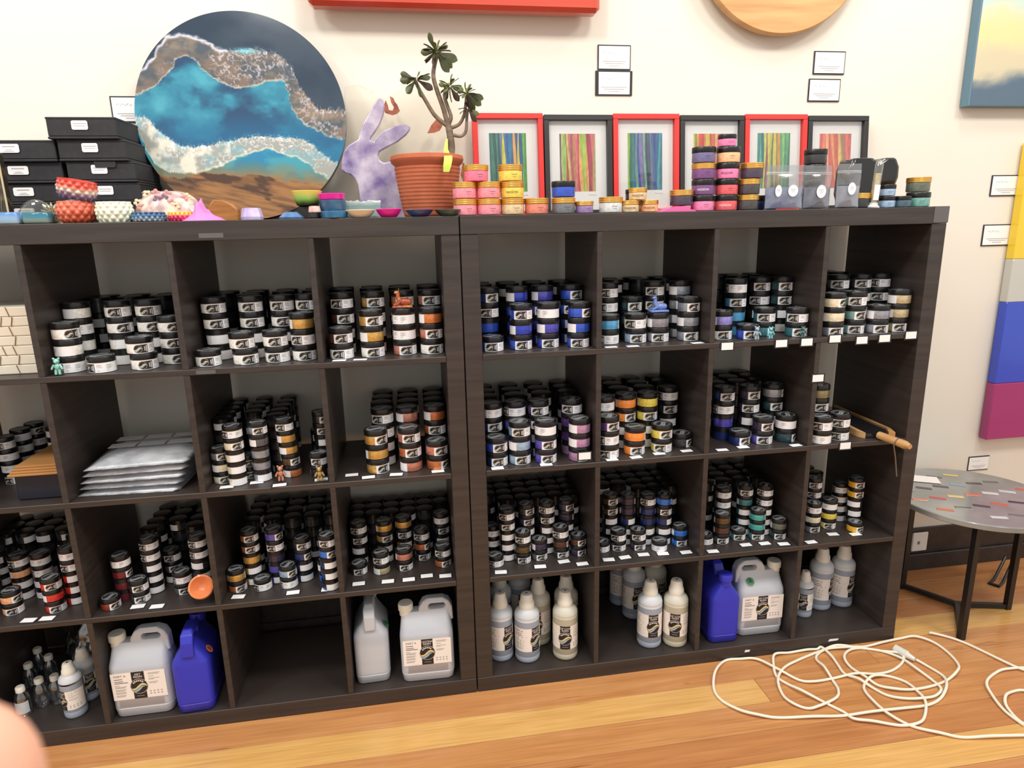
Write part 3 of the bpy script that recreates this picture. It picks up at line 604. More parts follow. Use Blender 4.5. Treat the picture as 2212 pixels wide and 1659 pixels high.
# ---- one-litre bottles
def bottle_meshes(R, Hh, lvl, up, lo):
    sh = Hh*.70; nk = Hh*.80
    prof = [(R*.90, .0008), (R*.97, .003), (R, .008), (R, .020), (R*.985, .021), (R*.985, .024), (R, .025)]
    a = MB(); a.lathe(prof+[(R, lvl)], 28, 0, cap1=False)
    a.lathe([(R, lvl), (R, sh*.93), (R*.985, sh*.94), (R*.985, sh*.96), (R, sh*.97), (R*.99, sh), (R*.93, sh+(nk-sh)*.35), (R*.75, sh+(nk-sh)*.72), (R*.5, nk), (R*.46, nk+.004)], 28, 1, cap0=False)
    body = a.mesh('body', [lo, up], 50)
    c = MB(); c.lathe([(R*.60, nk-.002), (R*.62, nk+.002), (R*.60, nk+Hh*.07), (R*.53, nk+Hh*.085), (R*.48, Hh-.008), (R*.40, Hh-.001), (R*.3, Hh)], 24)
    c.lathe([(.0035, Hh+.0002), (.003, Hh+.0005)], 10, 1); cap = c.mesh('cap', [cap_m, hole_m], 45)
    L = MB(); hg = Hh*.36
    def mp(u, v, l=0):
        t = -PI/2+u/R; q = R+.0004+.0002*l; return (q*math.cos(t), q*math.sin(t), Hh*.185+v)
    panel_label(L, R*4.3, hg, mp, 'TOP COAT\nRESIN', 'PART A', hg*.40)
    return dict(body=body, cap=cap, label=L.mesh('label', BLM, 60), R=R)
BT = {'b': bottle_meshes(.0415, .236, .150, hdpe, liq_b), 'y': bottle_meshes(.0415, .236, .152, amb_u, liq_y), 's': bottle_meshes(.031, .174, .118, hdpe, liq_b)}
def bottle(px, py, kind, turn, label, Y=None, x=None, grp='one litre bottles in the bottom row', nm='plastic_bottle'):
    m = BT[kind]; R = m['R']
    if Y is None:
        p = atZ(px, py, T); d = np.array([p[0]-CPOS[0], p[1]-CPOS[1]]); d /= np.linalg.norm(d); c = (p[0]+d[0]*R, p[1]+d[1]*R, T)
    else: p = atY(px, py, Y); c = (p[0], Y, T)
    for k in range(1, 9):
        xa, xb = cub(k)
        if abs(c[0]-(xa+xb)/2) < .1755: c = (min(max(c[0], xa+R+.001), xb-R-.001), min(c[1], DEP-R), T)
    toC = math.atan2(CPOS[1]-c[1], CPOS[0]-c[0])+PI/2
    r = empty(nm, c, label, 'bottle', grp, toC+math.radians(turn))
    for k in ('body', 'cap', 'label'): put(k, m[k], r)
    return r
bottle(1083, 1431, 'b', 40, 'clear resin bottle, front left in the fifth cubby of the bottom row')
bottle(1140, 1434, 'b', 45, 'clear resin bottle, second in front in the fifth cubby of the bottom row')
bottle(1221, 1428, 'y', 0, 'amber resin bottle, front right in the fifth cubby of the bottom row')
bottle(1164, 1396, 'y', -12, 'amber resin bottle behind the front pair in the fifth bottom cubby')
bottle(1223, 1388, 'y', 70, 'amber resin bottle, rear right in the fifth bottom cubby', )
bottle(1082, 1380, 'b', 60, 'clear resin bottle, rear left in the fifth bottom cubby')
bottle(1123, 1355, 'b', 20, 'clear resin bottle farthest back in the fifth bottom cubby')
bottle(1401, 1402, 'b', 20, 'clear resin bottle, front in the sixth cubby beside an amber one')
bottle(1456, 1400, 'y', 0, 'amber resin bottle, front right in the sixth cubby of the bottom row')
bottle(1367, 1339, 'b', 25, 'clear resin bottle standing well back in the sixth bottom cubby')
bottle(1339, 1310, 'b', 60, 'clear resin bottle farthest left and back in the sixth bottom cubby')
bottle(1418, 1330, 'y', 40, 'amber resin bottle half hidden at the back of the sixth bottom cubby')
bottle(1766, 1319, 'b', 75, 'clear resin bottle, middle of three in the last bottom cubby')
bottle(1821, 1311, 'b', 60, 'clear resin bottle, rightmost in the last bottom cubby')
bottle(1732, 1335, 's', 0, 'small resin bottle half hidden by the divider, last bottom cubby', None, None, 'half litre bottles in the bottom row', 'small_plastic_bottle')
bottle(169, 1551, 's', -65, 'small resin bottle in front of the little clear bottles, bottom left', None, None, 'half litre bottles in the bottom row', 'small_plastic_bottle')
bottle(197, 1515, 's', 15, 'small resin bottle against the divider behind another, bottom left', None, None, 'half litre bottles in the bottom row', 'small_plastic_bottle')
# ---- little clear bottles and a wrapped pack, bottom left
clr = clear('clear_pet', (232, 236, 240), .16, .08)
cb = MB().lathe([(.018, .0008), (.0205, .004), (.0205, .058), (.018, .068), (.011, .076), (.0105, .08)], 20).mesh('body', clr, 50)
cc = MB().lathe([(.0125, .078), (.0125, .092), (.010, .0945), (.006, .0945)], 18).mesh('cap', cap_m, 45)
clb = MB().strip(-1.2, 1.2, 12, .012, .05, lambda u, v: (.0208*math.cos(-PI/2+u), .0208*math.sin(-PI/2+u), v)).mesh('label', M('pale_label', (206, 208, 208), .5), 60)
for i, (px, py, lb, wl) in enumerate(((47, 1551, 'little clear bottle with pale label nearest the front, bottom left', 1), (87, 1531, 'little clear bottle behind the front one, bottom left', 0), (121, 1524, 'little clear bottle next to the labelled bottle, bottom left', 0),
        (64, 1497, 'little clear bottle third in the left file, bottom left', 0), (84, 1462, 'little clear bottle at the picture edge, bottom left', 0), (108, 1478, 'little clear bottle farthest back in the left file, bottom left', 0))):
    p = atZ(px, py, T); r = empty('little_bottle', (p[0]+.0, p[1]+.0205, T), lb, 'bottle', 'little clear bottles', .2*i)
    put('body', cb, r); put('cap', cc, r)
    if wl: put('label', clb, r)
wr = MB(); nx, ny = 26, 14; rw = random.Random(2)
xa_, xb_ = cub(1); vs = []
for j in range(ny+1):
    for i in range(nx+1):
        u, v = i/nx, j/ny; x = xa_+.10+u*.17; z = T+.003+v*.20
        y = .30-.05*math.sin(PI*u)*(1-.3*v)+.018*(fbm(np.array(u*9), np.array(v*7))-.5)*2+.05*v*v
        vs.append((x, y, z))
wr.add(vs, [(j*(nx+1)+i, j*(nx+1)+i+1, (j+1)*(nx+1)+i+1, (j+1)*(nx+1)+i) for j in range(ny) for i in range(nx)])
b0 = len(vs); vb = [(x, y+.004, z) for x, y, z in vs]
wr.add(vb, [(j*(nx+1)+i, (j+1)*(nx+1)+i, (j+1)*(nx+1)+i+1, j*(nx+1)+i+1) for j in range(ny) for i in range(nx)])
o = wr.build('plastic_wrap', clear('shrink_wrap', (120, 122, 126), .18, .2), angle=180); tag(o, 'crumpled clear shrink wrap behind the little bottles, bottom left', 'plastic wrap')
# ================================================================ ON TOP, LEFT UNIT
ZT = H+.0006
# ---- black boxes
box_m = M('black_card', (44, 43, 46), .6, spec=.3, noise=(60, (50, 49, 52), 3))
def blackbox(px, pz, wpx, Y, dep, label, wide, tongue=False, rz=0.):
    a = atY(px, pz[0], Y); b = atY(px+wpx, pz[0], Y); zb = pz[2]; zt = pz[3]
    wd = b[0]-a[0]; r = empty('black_box', (a[0]+wd/2, Y, zb), label, 'box', 'black cardboard boxes on the left unit', rz); hg = zt-zb-.0008
    q = MB(); q.cbox(-wd/2, wd/2, 0, dep, 0, hg*.12, .002); q.cbox(-wd/2+.0015, wd/2-.0015, .0015, dep-.0015, hg*.125, hg*.985, .002); q.build('box_body', box_m, r)
    q = MB(); q.cbox(-wd/2+.0005, wd/2-.0005, .0005, dep, hg*.90, hg, .0015); q.build('box_lid', box_m, r)
    lw, lh = (.050, .022) if wide else (.040, .023); u0 = -wd*.12 if wide else -.004
    q = MB(); q.prism([(u0-lw/2+.003, hg*.42), (u0+lw/2-.003, hg*.42), (u0+lw/2, hg*.42+.003), (u0+lw/2, hg*.42+lh-.003), (u0+lw/2-.003, hg*.42+lh), (u0-lw/2+.003, hg*.42+lh), (u0-lw/2, hg*.42+lh-.003), (u0-lw/2, hg*.42+.003)], .0016, .0010, lambda u, v, d: (u, d-.0018, v))
    for (y, hh, f) in ((.66, .10, .62), (.3, .05, .3), (.14, .06, .5)) if wide else ((.62, .07, .8), (.40, .05, .7)):
        q.strip(u0-lw*f/2, u0+lw*f/2, 1, hg*.42+lh*y, hg*.42+lh*(y+hh), lambda u, v: (u, -.0012, v), 1)
    q.build('label', [paper_m, prt_g], r)
    if tongue:
        q = MB(); q.prism([(-.012, hg*.72), (.036, hg*.72), (.040, hg*.80), (.040, hg), (-.014, hg)], -.003, -.0012, lambda u, v, d: (u, d, v)); q.build('tuck_flap', box_m, r)
    return r
h4 = (1.764-ZT)/5.0
zz = [ZT+h4*k for k in range(6)]
lev = [1.4886, 1.5425, 1.5975, 1.6520, 1.7075, 1.7635]
for i, (px, wpx, Y, rz, tg) in enumerate(((140, 150, .198, .0, False), (138, 150, .195, .02, False), (131, 152, .192, .0, True), (119, 150, .186, -.01, False), (103, 153, .178, .0, False))):
    blackbox(px, (300, 0, lev[i], lev[i+1]), wpx, Y, .19, ['lowest black box in the taller stack of five', 'second black box from the bottom of the taller stack', 'middle black box of the taller stack, tuck flap out', 'second black box from the top of the taller stack', 'topmost black box of the taller stack, white sticker'][i], False, tg, rz)
for i, (px, wpx, Y) in enumerate(((-32, 166, .20), (-22, 156, .205), (-26, 158, .20), (-40, 164, .19))):
    blackbox(px-8, (300, 0, lev[i], lev[i+1]), wpx, Y, .19, ['lowest black box in the shorter stack at the left edge', 'second black box from the bottom of the shorter stack', 'third black box up in the shorter stack', 'topmost black box of the shorter stack'][i], True)
# ---- round ocean resin disc
RD = .297
def disc_colour(px, py):
    """paint of the ocean disc as a function of position on its face, in photograph-like units (x right, y down)"""
    x = (px-280)*4.424; y = py*4.424
    wob = lambda s, a: (fbm(x/s, y/s)-.5)*a
    f = lambda xs, ys: np.interp(x+wob(60, 50), xs, ys)+wob(45, 46)
    tu = f([0, 90, 250, 330, 400, 500, 620, 740, 850, 960, 1100, 1230, 1340, 1450, 1560, 1620, 1680, 1780, 1900, 2040, 2150], [770, 720, 600, 470, 400, 365, 375, 420, 490, 512, 500, 480, 510, 545, 650, 840, 930, 1040, 1060, 1055, 1060])
    tl = f([0, 70, 160, 240, 330, 430, 460, 560, 650, 720, 800, 900, 1000, 1100, 1200, 1300, 1400, 1480, 1500, 1530, 1600, 1700, 1850, 2010, 2150], [920, 910, 890, 830, 760, 660, 590, 550, 600, 680, 770, 810, 845, 850, 820, 770, 770, 790, 900, 1050, 1150, 1220, 1290, 1330, 1360])
    lu = f([0, 40, 130, 230, 330, 430, 520, 620, 740, 800, 900, 1000, 1150, 1300, 1450, 1600, 1700, 1800, 1960, 2150], [1115, 1120, 1135, 1240, 1330, 1390, 1395, 1400, 1380, 1345, 1350, 1320, 1305, 1310, 1320, 1335, 1400, 1480, 1590, 1700])
    ll = f([0, 50, 80, 160, 300, 450, 560, 700, 800, 900, 1000, 1100, 1200, 1280, 1360, 1450, 1560, 1640, 1720, 1960, 2150], [1160, 1190, 1330, 1550, 1630, 1645, 1640, 1610, 1580, 1520, 1480, 1460, 1425, 1410, 1450, 1490, 1510, 1560, 1650, 1760, 1800])
    mix = lambda a, b, t: a*(1-t[..., None])+np.asarray(b, float)*t[..., None]
    sm = lambda e0, e1, v: np.clip((v-e0)/(e1-e0), 0, 1)
    col = np.zeros(x.shape+(3,))+np.array([28., 46, 66])                       # deep navy above
    col = mix(col, (44, 60, 76), sm(.35, .7, fbm(x/300, y/260)))
    n1 = fbm(x/330, y/250, 5); n2 = fbm(x/130+9, y/90, 4)
    sea = np.zeros_like(col)+np.array([26., 62, 96]); sea = mix(sea, (38, 118, 144), sm(.38, .58, n1)); sea = mix(sea, (66, 150, 168), sm(.55, .75, n1*.7+n2*.3))
    sea = mix(sea, (18, 96, 136), sm(1050, 1280, y)*.7)
    cell = lambda s: 1-np.abs(fbm(x/s, y/s, 3)-.5)*2
    lace = lambda s: sm(.86, .97, cell(s))
    band1 = np.zeros_like(col)+np.array([112., 98, 88]); band1 = mix(band1, (70, 78, 86), sm(.4, .65, fbm(x/110, y/80))); band1 = mix(band1, (196, 192, 196), lace(44)*sm(.42, .6, fbm(x/170+7, y/140))*.75)
    band1 = mix(band1, (150, 132, 112), sm(.55, .75, fbm(x/160+3, y/120))*.5)
    m1 = (y > tu)*(y < tl); sea1 = (y >= tl)
    col = np.where(sea1[..., None], sea, col); col = np.where(m1[..., None], band1, col)
    edge = lambda d, w_: np.clip(1-np.abs(d)/w_, 0, 1)
    col = mix(col, (222, 220, 226), edge(y-tu, 26)*(x < 950)*.9); col = mix(col, (196, 196, 206), edge(y-tu-20, 60)*(x > 950)*lace(26)); col = mix(col, (206, 190, 168), edge(y-tl, 12)*.8)
    col = mix(col, (120, 200, 214), np.exp(-((x-1120)/110)**2-((y-505)/26)**2)*.8)
    band2 = np.zeros_like(col)+np.array([150., 152, 146]); band2 = mix(band2, (214, 208, 192), sm(.4, .62, fbm(x/90, y/90))*(x < 900)); band2 = mix(band2, (232, 236, 234), lace(36)*sm(.4, .6, fbm(x/150+2, y/120))*.7)
    band2 = mix(band2, (112, 160, 170), sm(.5, .7, fbm(x/140+5, y/100))*.6)
    low = np.zeros_like(col)+np.array([58., 142, 158]); low = mix(low, (30, 120, 158), sm(.4, .6, fbm(x/200, y/120+4)))
    wood = np.zeros_like(col)+np.array([116., 78, 44]); wood = mix(wood, (154, 106, 58), sm(.35, .65, fbm(x/260+(y-1700)/300, (y-.22*x)/26, 4))); wood = mix(wood, (70, 44, 26), sm(.62, .72, fbm(x/240+3, (y-.22*x)/60, 4)))
    shore = 1640+wob(200, 160)+np.interp(x, [0, 500, 1000, 1500, 2200], [-30, 60, 0, 110, 260])
    low = mix(low, (150, 108, 60), sm(-150, 10, y-shore)*.9); low = np.where((y > shore)[..., None], wood, low)
    m2 = (y > lu)*(y < ll); below = y >= ll
    col = np.where(below[..., None], low, col); col = np.where(m2[..., None], band2, col)
    col = mix(col, (236, 240, 240), edge(y-lu-12, 48)*lace(22)*.9); col = mix(col, (228, 216, 184), edge(y-ll, 14)*.8)
    return np.clip(col, 0, 255)
tilt = .13
c0 = Vector((-.601, .352, ZT+RD*math.cos(tilt)+.004))
ocean = empty('ocean_disc', (c0.x, c0.y, c0.z), 'large round resin artwork with blue ocean waves leaning on the wall', 'artwork', rot=(-tilt, 0, 0))
N = 150; MA = 360; vs = [(0, 0)]; 
for i in range(1, N+1):
    r = RD*i/N
    for k in range(MA): a = 2*PI*k/MA; vs.append((r*math.cos(a), r*math.sin(a)))
vs = np.array(vs)
fs = [(0, 1+k, 1+(k+1) % MA) for k in range(MA)]+[(1+(i-1)*MA+k, 1+i*MA+k, 1+i*MA+(k+1) % MA, 1+(i-1)*MA+(k+1) % MA) for i in range(1, N) for k in range(MA)]
sx = 228./RD; cols = np.concatenate([srgb_lin(disc_colour(516+vs[:, 0]*sx, 253-vs[:, 1]*222./RD)), np.ones((len(vs), 1))], 1)
q = MB(); q.add([(x, -.0141, z) for x, z in vs], fs); q.build('painted_face', Mattr('resin_paint', .12, .6), ocean, cols=cols)
q = MB(); q.lathe([(RD-.002, 0), (RD, .002), (RD, .026), (RD-.002, .028)], 120)
o = q.build('timber_round', M('dark_resin_edge', (38, 44, 52), .25, coat=.4), ocean, rot=(PI/2, 0, 0)); o.location = (0, .014, 0)
# ---- purple rabbit
pur = M('purple_resin', (104, 84, 142), .2, coat=.5, noise=((13, 13, 13), (204, 192, 206), 8, .36, .66))
rab = [(110, 605), (118, 540), (132, 480), (160, 440), (230, 398), (238, 360), (262, 290), (300, 225), (340, 152), (362, 118), (380, 110), (402, 122), (411, 170), (404, 230), (380, 292), (345, 350), (318, 385), (312, 402), (335, 412), (352, 385), (400, 342), (480, 306), (545, 294), (588, 306), (584, 336), (560, 368), (500, 416), (430, 452), (376, 482), (366, 512), (378, 542), (405, 560), (480, 542), (560, 534), (640, 556), (700, 610), (730, 700), (720, 800), (690, 940), (245, 940), (238, 860), (238, 780), (228, 712), (200, 660), (165, 632), (130, 622)]
def px2(pts, ox, oy, sc, Y):
    return [(lambda p: (p[0], p[2]))(atY(ox+x/sc, oy+y/sc, Y)) for x, y in pts]
def slab(name, pts, Y, th, mats, label, cat, lean=.0, zmin=None, bev=.004):
    """upright shaped slab: outline given in x-z, thickness th, standing at depth Y"""
    zmin = min(z for x, z in pts) if zmin is None else zmin; cx = sum(x for x, z in pts)/len(pts)
    q = MB(); q.prism([(x-cx, max(z, zmin)-zmin) for x, z in pts], -th/2, th/2, lambda a, b, d: (a, d, b))
    o = q.build(name, mats, loc=(cx, Y, ZT+.0003), rot=(-lean, 0, 0), angle=30); b = o.modifiers.new('bevel', 'BEVEL'); b.width = bev; b.segments = 2; b.limit_method = 'ANGLE'
    return tag(o, label, cat)
pts = px2(rab, 700, 150, 3.175, .315); pts = [(x, max(z, ZT) if z > 1.52 else ZT) for x, z in pts]
slab('resin_rabbit', pts, .315, .022, pur, 'purple marbled resin rabbit silhouette standing behind the terracotta pot', 'ornament', 0.0)
# ---- clear resin slab behind the rabbit with embedded brown flakes
cl = [(745, 188), (775, 184), (800, 196), (835, 212), (862, 196), (885, 176), (905, 160), (930, 154), (960, 166), (985, 200), (1000, 260), (1008, 330), (1010, 400), (1008, 466), (752, 466), (748, 380), (742, 290)]
pts = px2(cl, 0, 0, 1, .385); pts = [(x, z if z > 1.53 else ZT) for x, z in pts]
cs = slab('clear_resin_slab', pts, .385, .012, clear('clear_resin', (254, 253, 251), .0, .05), 'large clear resin slab with scalloped top behind the purple rabbit', 'ornament', 0, None, .002)
cs_x = cs.location.x
fl_m = M('brown_flake', (126, 66, 46), .45, noise=(60, (164, 92, 66), 3))
for nm, poly in (('leaf_flake', [(842, 208), (850, 212), (853, 220), (858, 226), (864, 240), (858, 246), (848, 249), (838, 246), (832, 244), (828, 232), (833, 216), (838, 228), (840, 238), (848, 239), (851, 232), (845, 222)]), ('petal_flake', [(923, 288), (932, 270), (944, 256), (950, 258), (956, 272), (950, 282), (938, 287)]), ('seed_flake', [(995, 378), (999, 352), (1003, 352), (1005, 380), (1002, 398)])):
    P_ = px2(poly, 0, 0, 1, .378); q = MB(); q.prism([(x-cs_x, z-ZT-.0003) for x, z in P_], -.0085, -.0065, lambda a, b, d: (a, d, b)); q.build(nm, fl_m, cs)
# ---- terracotta pot with succulent
terra = M('terracotta', (182, 104, 74), .8, spec=.2, noise=(18, (168, 92, 64), 4), bump=(90, .15, .002))
pc = atY(925, 400, .19); zr = atY(925, 334, .19)[2]-.004
pot = empty('potted_succulent', (pc[0], .19, ZT), 'branching succulent in a ribbed terracotta pot beside the rabbit', 'plant')
prof = [(.068, .0004), (.071, .003)]; hh = zr-ZT; n = 13
for k in range(n):
    z0 = .004+(hh-.036)*k/n; z1 = .004+(hh-.036)*(k+1)/n
    rr_ = lambda z: .071+.024*(z/(hh-.03))**.8
    prof += [(rr_(z0), z0+.0005), (rr_(z0)+.0022, z0+(z1-z0)*.45), (rr_(z1), z1-.0005)]
prof += [(.092, hh-.032), (.094, hh-.028), (.103, hh-.020), (.106, hh-.012), (.104, hh-.002), (.098, hh), (.090, hh-.002), (.086, hh-.02), (.078, hh-.035)]
MB().lathe(prof, 48, cap1=False).build('pot', terra, pot, angle=30)
MB().lathe([(.087, hh-.024), (.05, hh-.019), (.01, hh-.017)], 32).build('soil', M('soil', (70, 54, 40), .9, bump=(150, .6, .004)), pot)
stem_m = M('succulent_stem', (128, 112, 92), .7, noise=((20, 20, 60), (96, 80, 64), 4), bump=((30, 30, 120), .3, .002))
leaf_m = M('succulent_leaf', (56, 60, 36), .4, noise=(35, (80, 88, 50), 3)); leaf_p = M('succulent_leaf_pale', (110, 124, 72), .4, noise=(35, (80, 92, 52), 3)); leaf_d = M('succulent_leaf_dry', (70, 52, 42), .6, noise=(35, (50, 38, 32), 3))
def L3(px, py, dy=0.): p = atY(px, py, .19+dy); return Vector((p[0]-pc[0], dy, p[2]-ZT))
def stem(pts, r0, r1):
    P_ = [L3(*p) for p in pts]; n = len(P_); fine = []
    for i in range(n-1):
        p0, p1, p2, p3 = P_[max(i-1, 0)], P_[i], P_[i+1], P_[min(i+2, n-1)]
        for t in np.linspace(0, 1, 6, endpoint=False):
            fine.append(.5*((2*p1)+(-p0+p2)*t+(2*p0-5*p1+4*p2-p3)*t*t+(-p0+3*p1-3*p2+p3)*t**3))
    fine.append(P_[-1]); m = len(fine)
    MB().tube(fine, [r0+(r1-r0)*i/(m-1) for i in range(m)], 10).build('stem', stem_m, pot, angle=60)
stem([(974, 336), (975, 315), (972, 290), (968, 270)], .0115, .0095)
stem([(968, 272), (958, 235), (944, 195), (936, 160), (944, 118)], .0075, .0055)
stem([(966, 272), (940, 250), (922, 222), (905, 192), (897, 174)], .0062, .0048)
stem([(969, 268), (974, 252), (966, 228), (960, 205), (968, 186)], .0062, .0045)
stem([(976, 276), (992, 268), (1002, 250), (1006, 225), (1008, 200)], .0052, .004)
stem([(980, 292), (996, 294), (1006, 284), (1008, 262), (1010, 235)], .0050, .004)
lm = MB(); nu, nv = 10, 4
for sgn in (1, -1):
    vs = []
    for i in range(nu+1):
        u = i/nu; w_ = .0016+.0068*math.sin(PI*min(1, u**2.0*.9+.02))**1.0
        if u > .97: w_ *= .55
        for j in range(nv+1):
            v = j/nv*2-1; vs.append((u*.040, v*w_, sgn*.0013*(1-v*v)-.006*u*u+.0012*abs(v)))
    lm.add(vs, [(i*(nv+1)+j, (i+1)*(nv+1)+j, (i+1)*(nv+1)+j+1, i*(nv+1)+j+1) for i in range(nu) for j in range(nv)])
leafs = [lm.mesh('leaf', m_, 70) for m_ in (leaf_m, leaf_p, leaf_d)]
rl = random.Random(11)
def rosette(px, py, dy, n, size, up, mi=None, dirs=()):
    c = L3(px, py, dy)
    for k in range(n):
        a = 2*PI*k/n*1.618*2+rl.uniform(-.3, .3); el = up*(.9-1.7*k/n)+rl.uniform(-.12, .12)
        d = Vector((math.cos(a)*math.cos(el), math.sin(a)*math.cos(el)*.8, math.sin(el)))
        o = put('leaf', leafs[mi if mi is not None else rl.choice([0, 0, 0, 2, 1])], pot, c+d*.004)
        o.rotation_euler = d.to_track_quat('X', 'Z').to_euler(); s_ = size*rl.uniform(.8, 1.15); o.scale = (s_, s_, s_)
    for (ex, ez, s_, m_) in dirs:
        d = Vector((ex, -.35, ez)).normalized(); o = put('leaf', leafs[m_], pot, c+d*.004); o.rotation_euler = d.to_track_quat('X', 'Y').to_euler(); o.scale = (s_,)*3
rosette(943, 112, 0, 18, .9, .9, None, ((-.5, .9, 1.2, 0), (-1, -.15, 1.15, 0), (1, -.45, 1.45, 0), (.5, -1, 1.5, 0), (.85, .4, .8, 0), (.1, .5, .7, 1), (-.2, .35, .6, 1), (-.35, -1, 1.1, 2), (.75, -.85, 1.4, 0)))
rosette(900, 172, 0, 12, .8, .6, None, ((-1, .25, 1.15, 0), (-1, -.15, 1.2, 0), (-.75, -.9, 1.25, 0), (.1, -1, 1.2, 0), (.9, -.6, 1.2, 2), (.9, .1, .9, 0), (.2, .5, .5, 1)))
rosette(972, 186, -.01, 12, .75, .8, 1, ((-1, .05, .8, 1), (.9, -.3, .9, 1), (.1, .9, .7, 1), (-.5, -1, 1., 2), (.5, -1, 1.1, 2), (-.1, -1, 1.1, 0)))
rosette(1008, 202, 0, 12, .75, .7, 1, ((1, -.35, 1.15, 0), (.9, -.8, 1.2, 0), (.35, -1, 1.2, 0), (-.2, .7, .7, 1), (.3, .7, .6, 1), (.1, -1, 1.3, 2), (.8, -.5, 1., 0)))
rosette(1011, 234, -.008, 6, .7, -.7, 2, ((.5, -1, 1., 2), (-.3, -1, .9, 2), (.9, -.6, .8, 1)))
q = MB(); tp = [L3(965, 300, -.012), L3(963, 322, -.02), L3(966, 334, -.06), L3(968, 337, -.103), L3(968, 345, -.114), L3(966, 358, -.114), L3(964, 371, -.112)]
wv = [.003, .006, .009, .0115, .0115, .011, .008]; vs = []
for p, w_ in zip(tp, wv): vs += [p+Vector((-w_, 0, 0)), p+Vector((w_, 0, 0))]
n = len(tp); vs2 = [v+Vector((0, -.0012, -.0006)) for v in vs]
q.add(vs+vs2, [(2*i, 2*i+1, 2*i+3, 2*i+2) for i in range(n-1)]+[(2*n+2*i, 2*n+2*i+2, 2*n+2*i+3, 2*n+2*i+1) for i in range(n-1)]+[(2*i, 2*i+2, 2*n+2*i+2, 2*n+2*i) for i in range(n-1)]+[(2*i+1, 2*n+2*i+1, 2*n+2*i+3, 2*i+3) for i in range(n-1)])
q.build('ribbon', M('lime_ribbon', (196, 220, 92), .6), pot, angle=60)
# ---- textured bowls
def honey(R, hg, m, label, px, Y, nl=14, nr=5, taper=(.75, 1., .92), flat=False, loc=None, rot=None, mats=None):
    p = atY(px, 470, Y); n = 40
    def fn(r, z, a):
        t = z/hg; return r*(1+.045*abs(math.sin(nl*a/2*1.0+0))*0)+(.0042 if R > .02 else .003)*R/.034*abs(math.sin(nl*a/2+PI*nr*t/2)*math.sin(nl*a/2-PI*nr*t/2)), z
    pr = []
    for k in range(n+1):
        t = k/n; r = np.interp(t, [0, .12, .5, .88, 1], [R*taper[0], R*(taper[0]*.4+.6*taper[1])*.98, R*taper[1], R*(taper[2]*.6+.4*taper[1]), R*taper[2]]); pr.append((float(r), t*hg))
    pr += [(R*taper[2]*.86, hg), (R*taper[2]*.8, hg*.8), (R*.5, hg*.3), (.004, hg*.25)]
    q = MB(); q.lathe(pr[:n+1], 112, cap0=True, cap1=False, fn=fn); q.lathe([(pr[n][0]*1.02, hg), (R*taper[2]*.86, hg*1.005), (R*taper[2]*.8, hg*.8), (R*.4, hg*.3), (.004, hg*.25)], 112, cap0=False)
    o = q.build('textured_bowl', m, loc=loc or (p[0], Y, ZT), rot=rot, angle=60); return tag(o, label, 'bowl', 'dimpled resin bowls')
def gradm(name, stops, rough=.3, axis='Z', lo=0., hi=.06):
    """pigment poured in layers: colour follows the object's own height"""
    if name in _mc: return _mc[name]
    m = M(name, stops[0], rough, coat=.3); nt = m.node_tree; tc = nt.nodes.new('ShaderNodeTexCoord'); sp = nt.nodes.new('ShaderNodeSeparateXYZ'); mr = nt.nodes.new('ShaderNodeMapRange'); r = nt.nodes.new('ShaderNodeValToRGB')
    nz = nt.nodes.new('ShaderNodeTexNoise'); nz.inputs['Scale'].default_value = 30.; ad = nt.nodes.new('ShaderNodeMath'); ad.operation = 'MULTIPLY_ADD'; ad.inputs[1].default_value = .25; 
    mr.inputs[1].default_value = lo; mr.inputs[2].default_value = hi; nt.links.new(tc.outputs['Object'], sp.inputs[0]); nt.links.new(sp.outputs[axis], mr.inputs[0])
    nt.links.new(tc.outputs['Object'], nz.inputs['Vector']); nt.links.new(nz.outputs['Fac'], ad.inputs[0]); nt.links.new(mr.outputs[0], ad.inputs[2]); nt.links.new(ad.outputs[0], r.inputs[0])
    el = r.color_ramp.elements; el[0].color = lin(stops[0]); el[1].color = lin(stops[-1])
    for i, c in enumerate(stops[1:-1], 1): e = el.new(i/(len(stops)-1)); e.color = lin(c)
    el[0].position = .12; el[-1].position = 1.
    nt.links.new(r.outputs[0], nt.nodes['Principled BSDF'].inputs['Base Color']); return m
honey(.0425, .054, M('coral_resin', (212, 112, 84), .35, coat=.2, noise=(20, (196, 84, 58), 2)), 'orange dimpled bowl under a tilted purple bowl', 167, .055, 14, 5, (.62, 1., .80))
pb = atY(161, 400, .055)
honey(.042, .046, gradm('red_white_purple', [(70, 56, 110), (90, 70, 118), (120, 96, 120), (214, 196, 186), (206, 90, 66), (212, 70, 56)], .3, 'Z', 0, .046), 'purple, white and red dimpled bowl tilted on the orange bowl', 161, .055, 14, 5, (.80, 1., .9), loc=(pb[0]-.001, .058, ZT+.060), rot=(.06, .20, 0))
honey(.041, .051, M('mint_white_resin', (226, 230, 208), .4, coat=.2), 'white dimpled bowl beside the orange bowl', 250, .05, 14, 5, (.78, 1., .84))
honey(.038, .0235, gradm('blue_silver', [(40, 60, 92), (176, 184, 190), (60, 116, 160), (34, 70, 110)], .25, 'Z', 0, .0235), 'low blue and silver dimpled bowl', 322, .05, 18, 3, (.85, 1., .9))
honey(.031, .023, gradm('pink_yellow', [(206, 24, 84), (214, 40, 96), (228, 60, 96), (244, 190, 60)], .3, 'Z', 0, .023), 'low hot pink dimpled bowl with yellow rim', 393, .06, 18, 3, (.85, 1., .9))
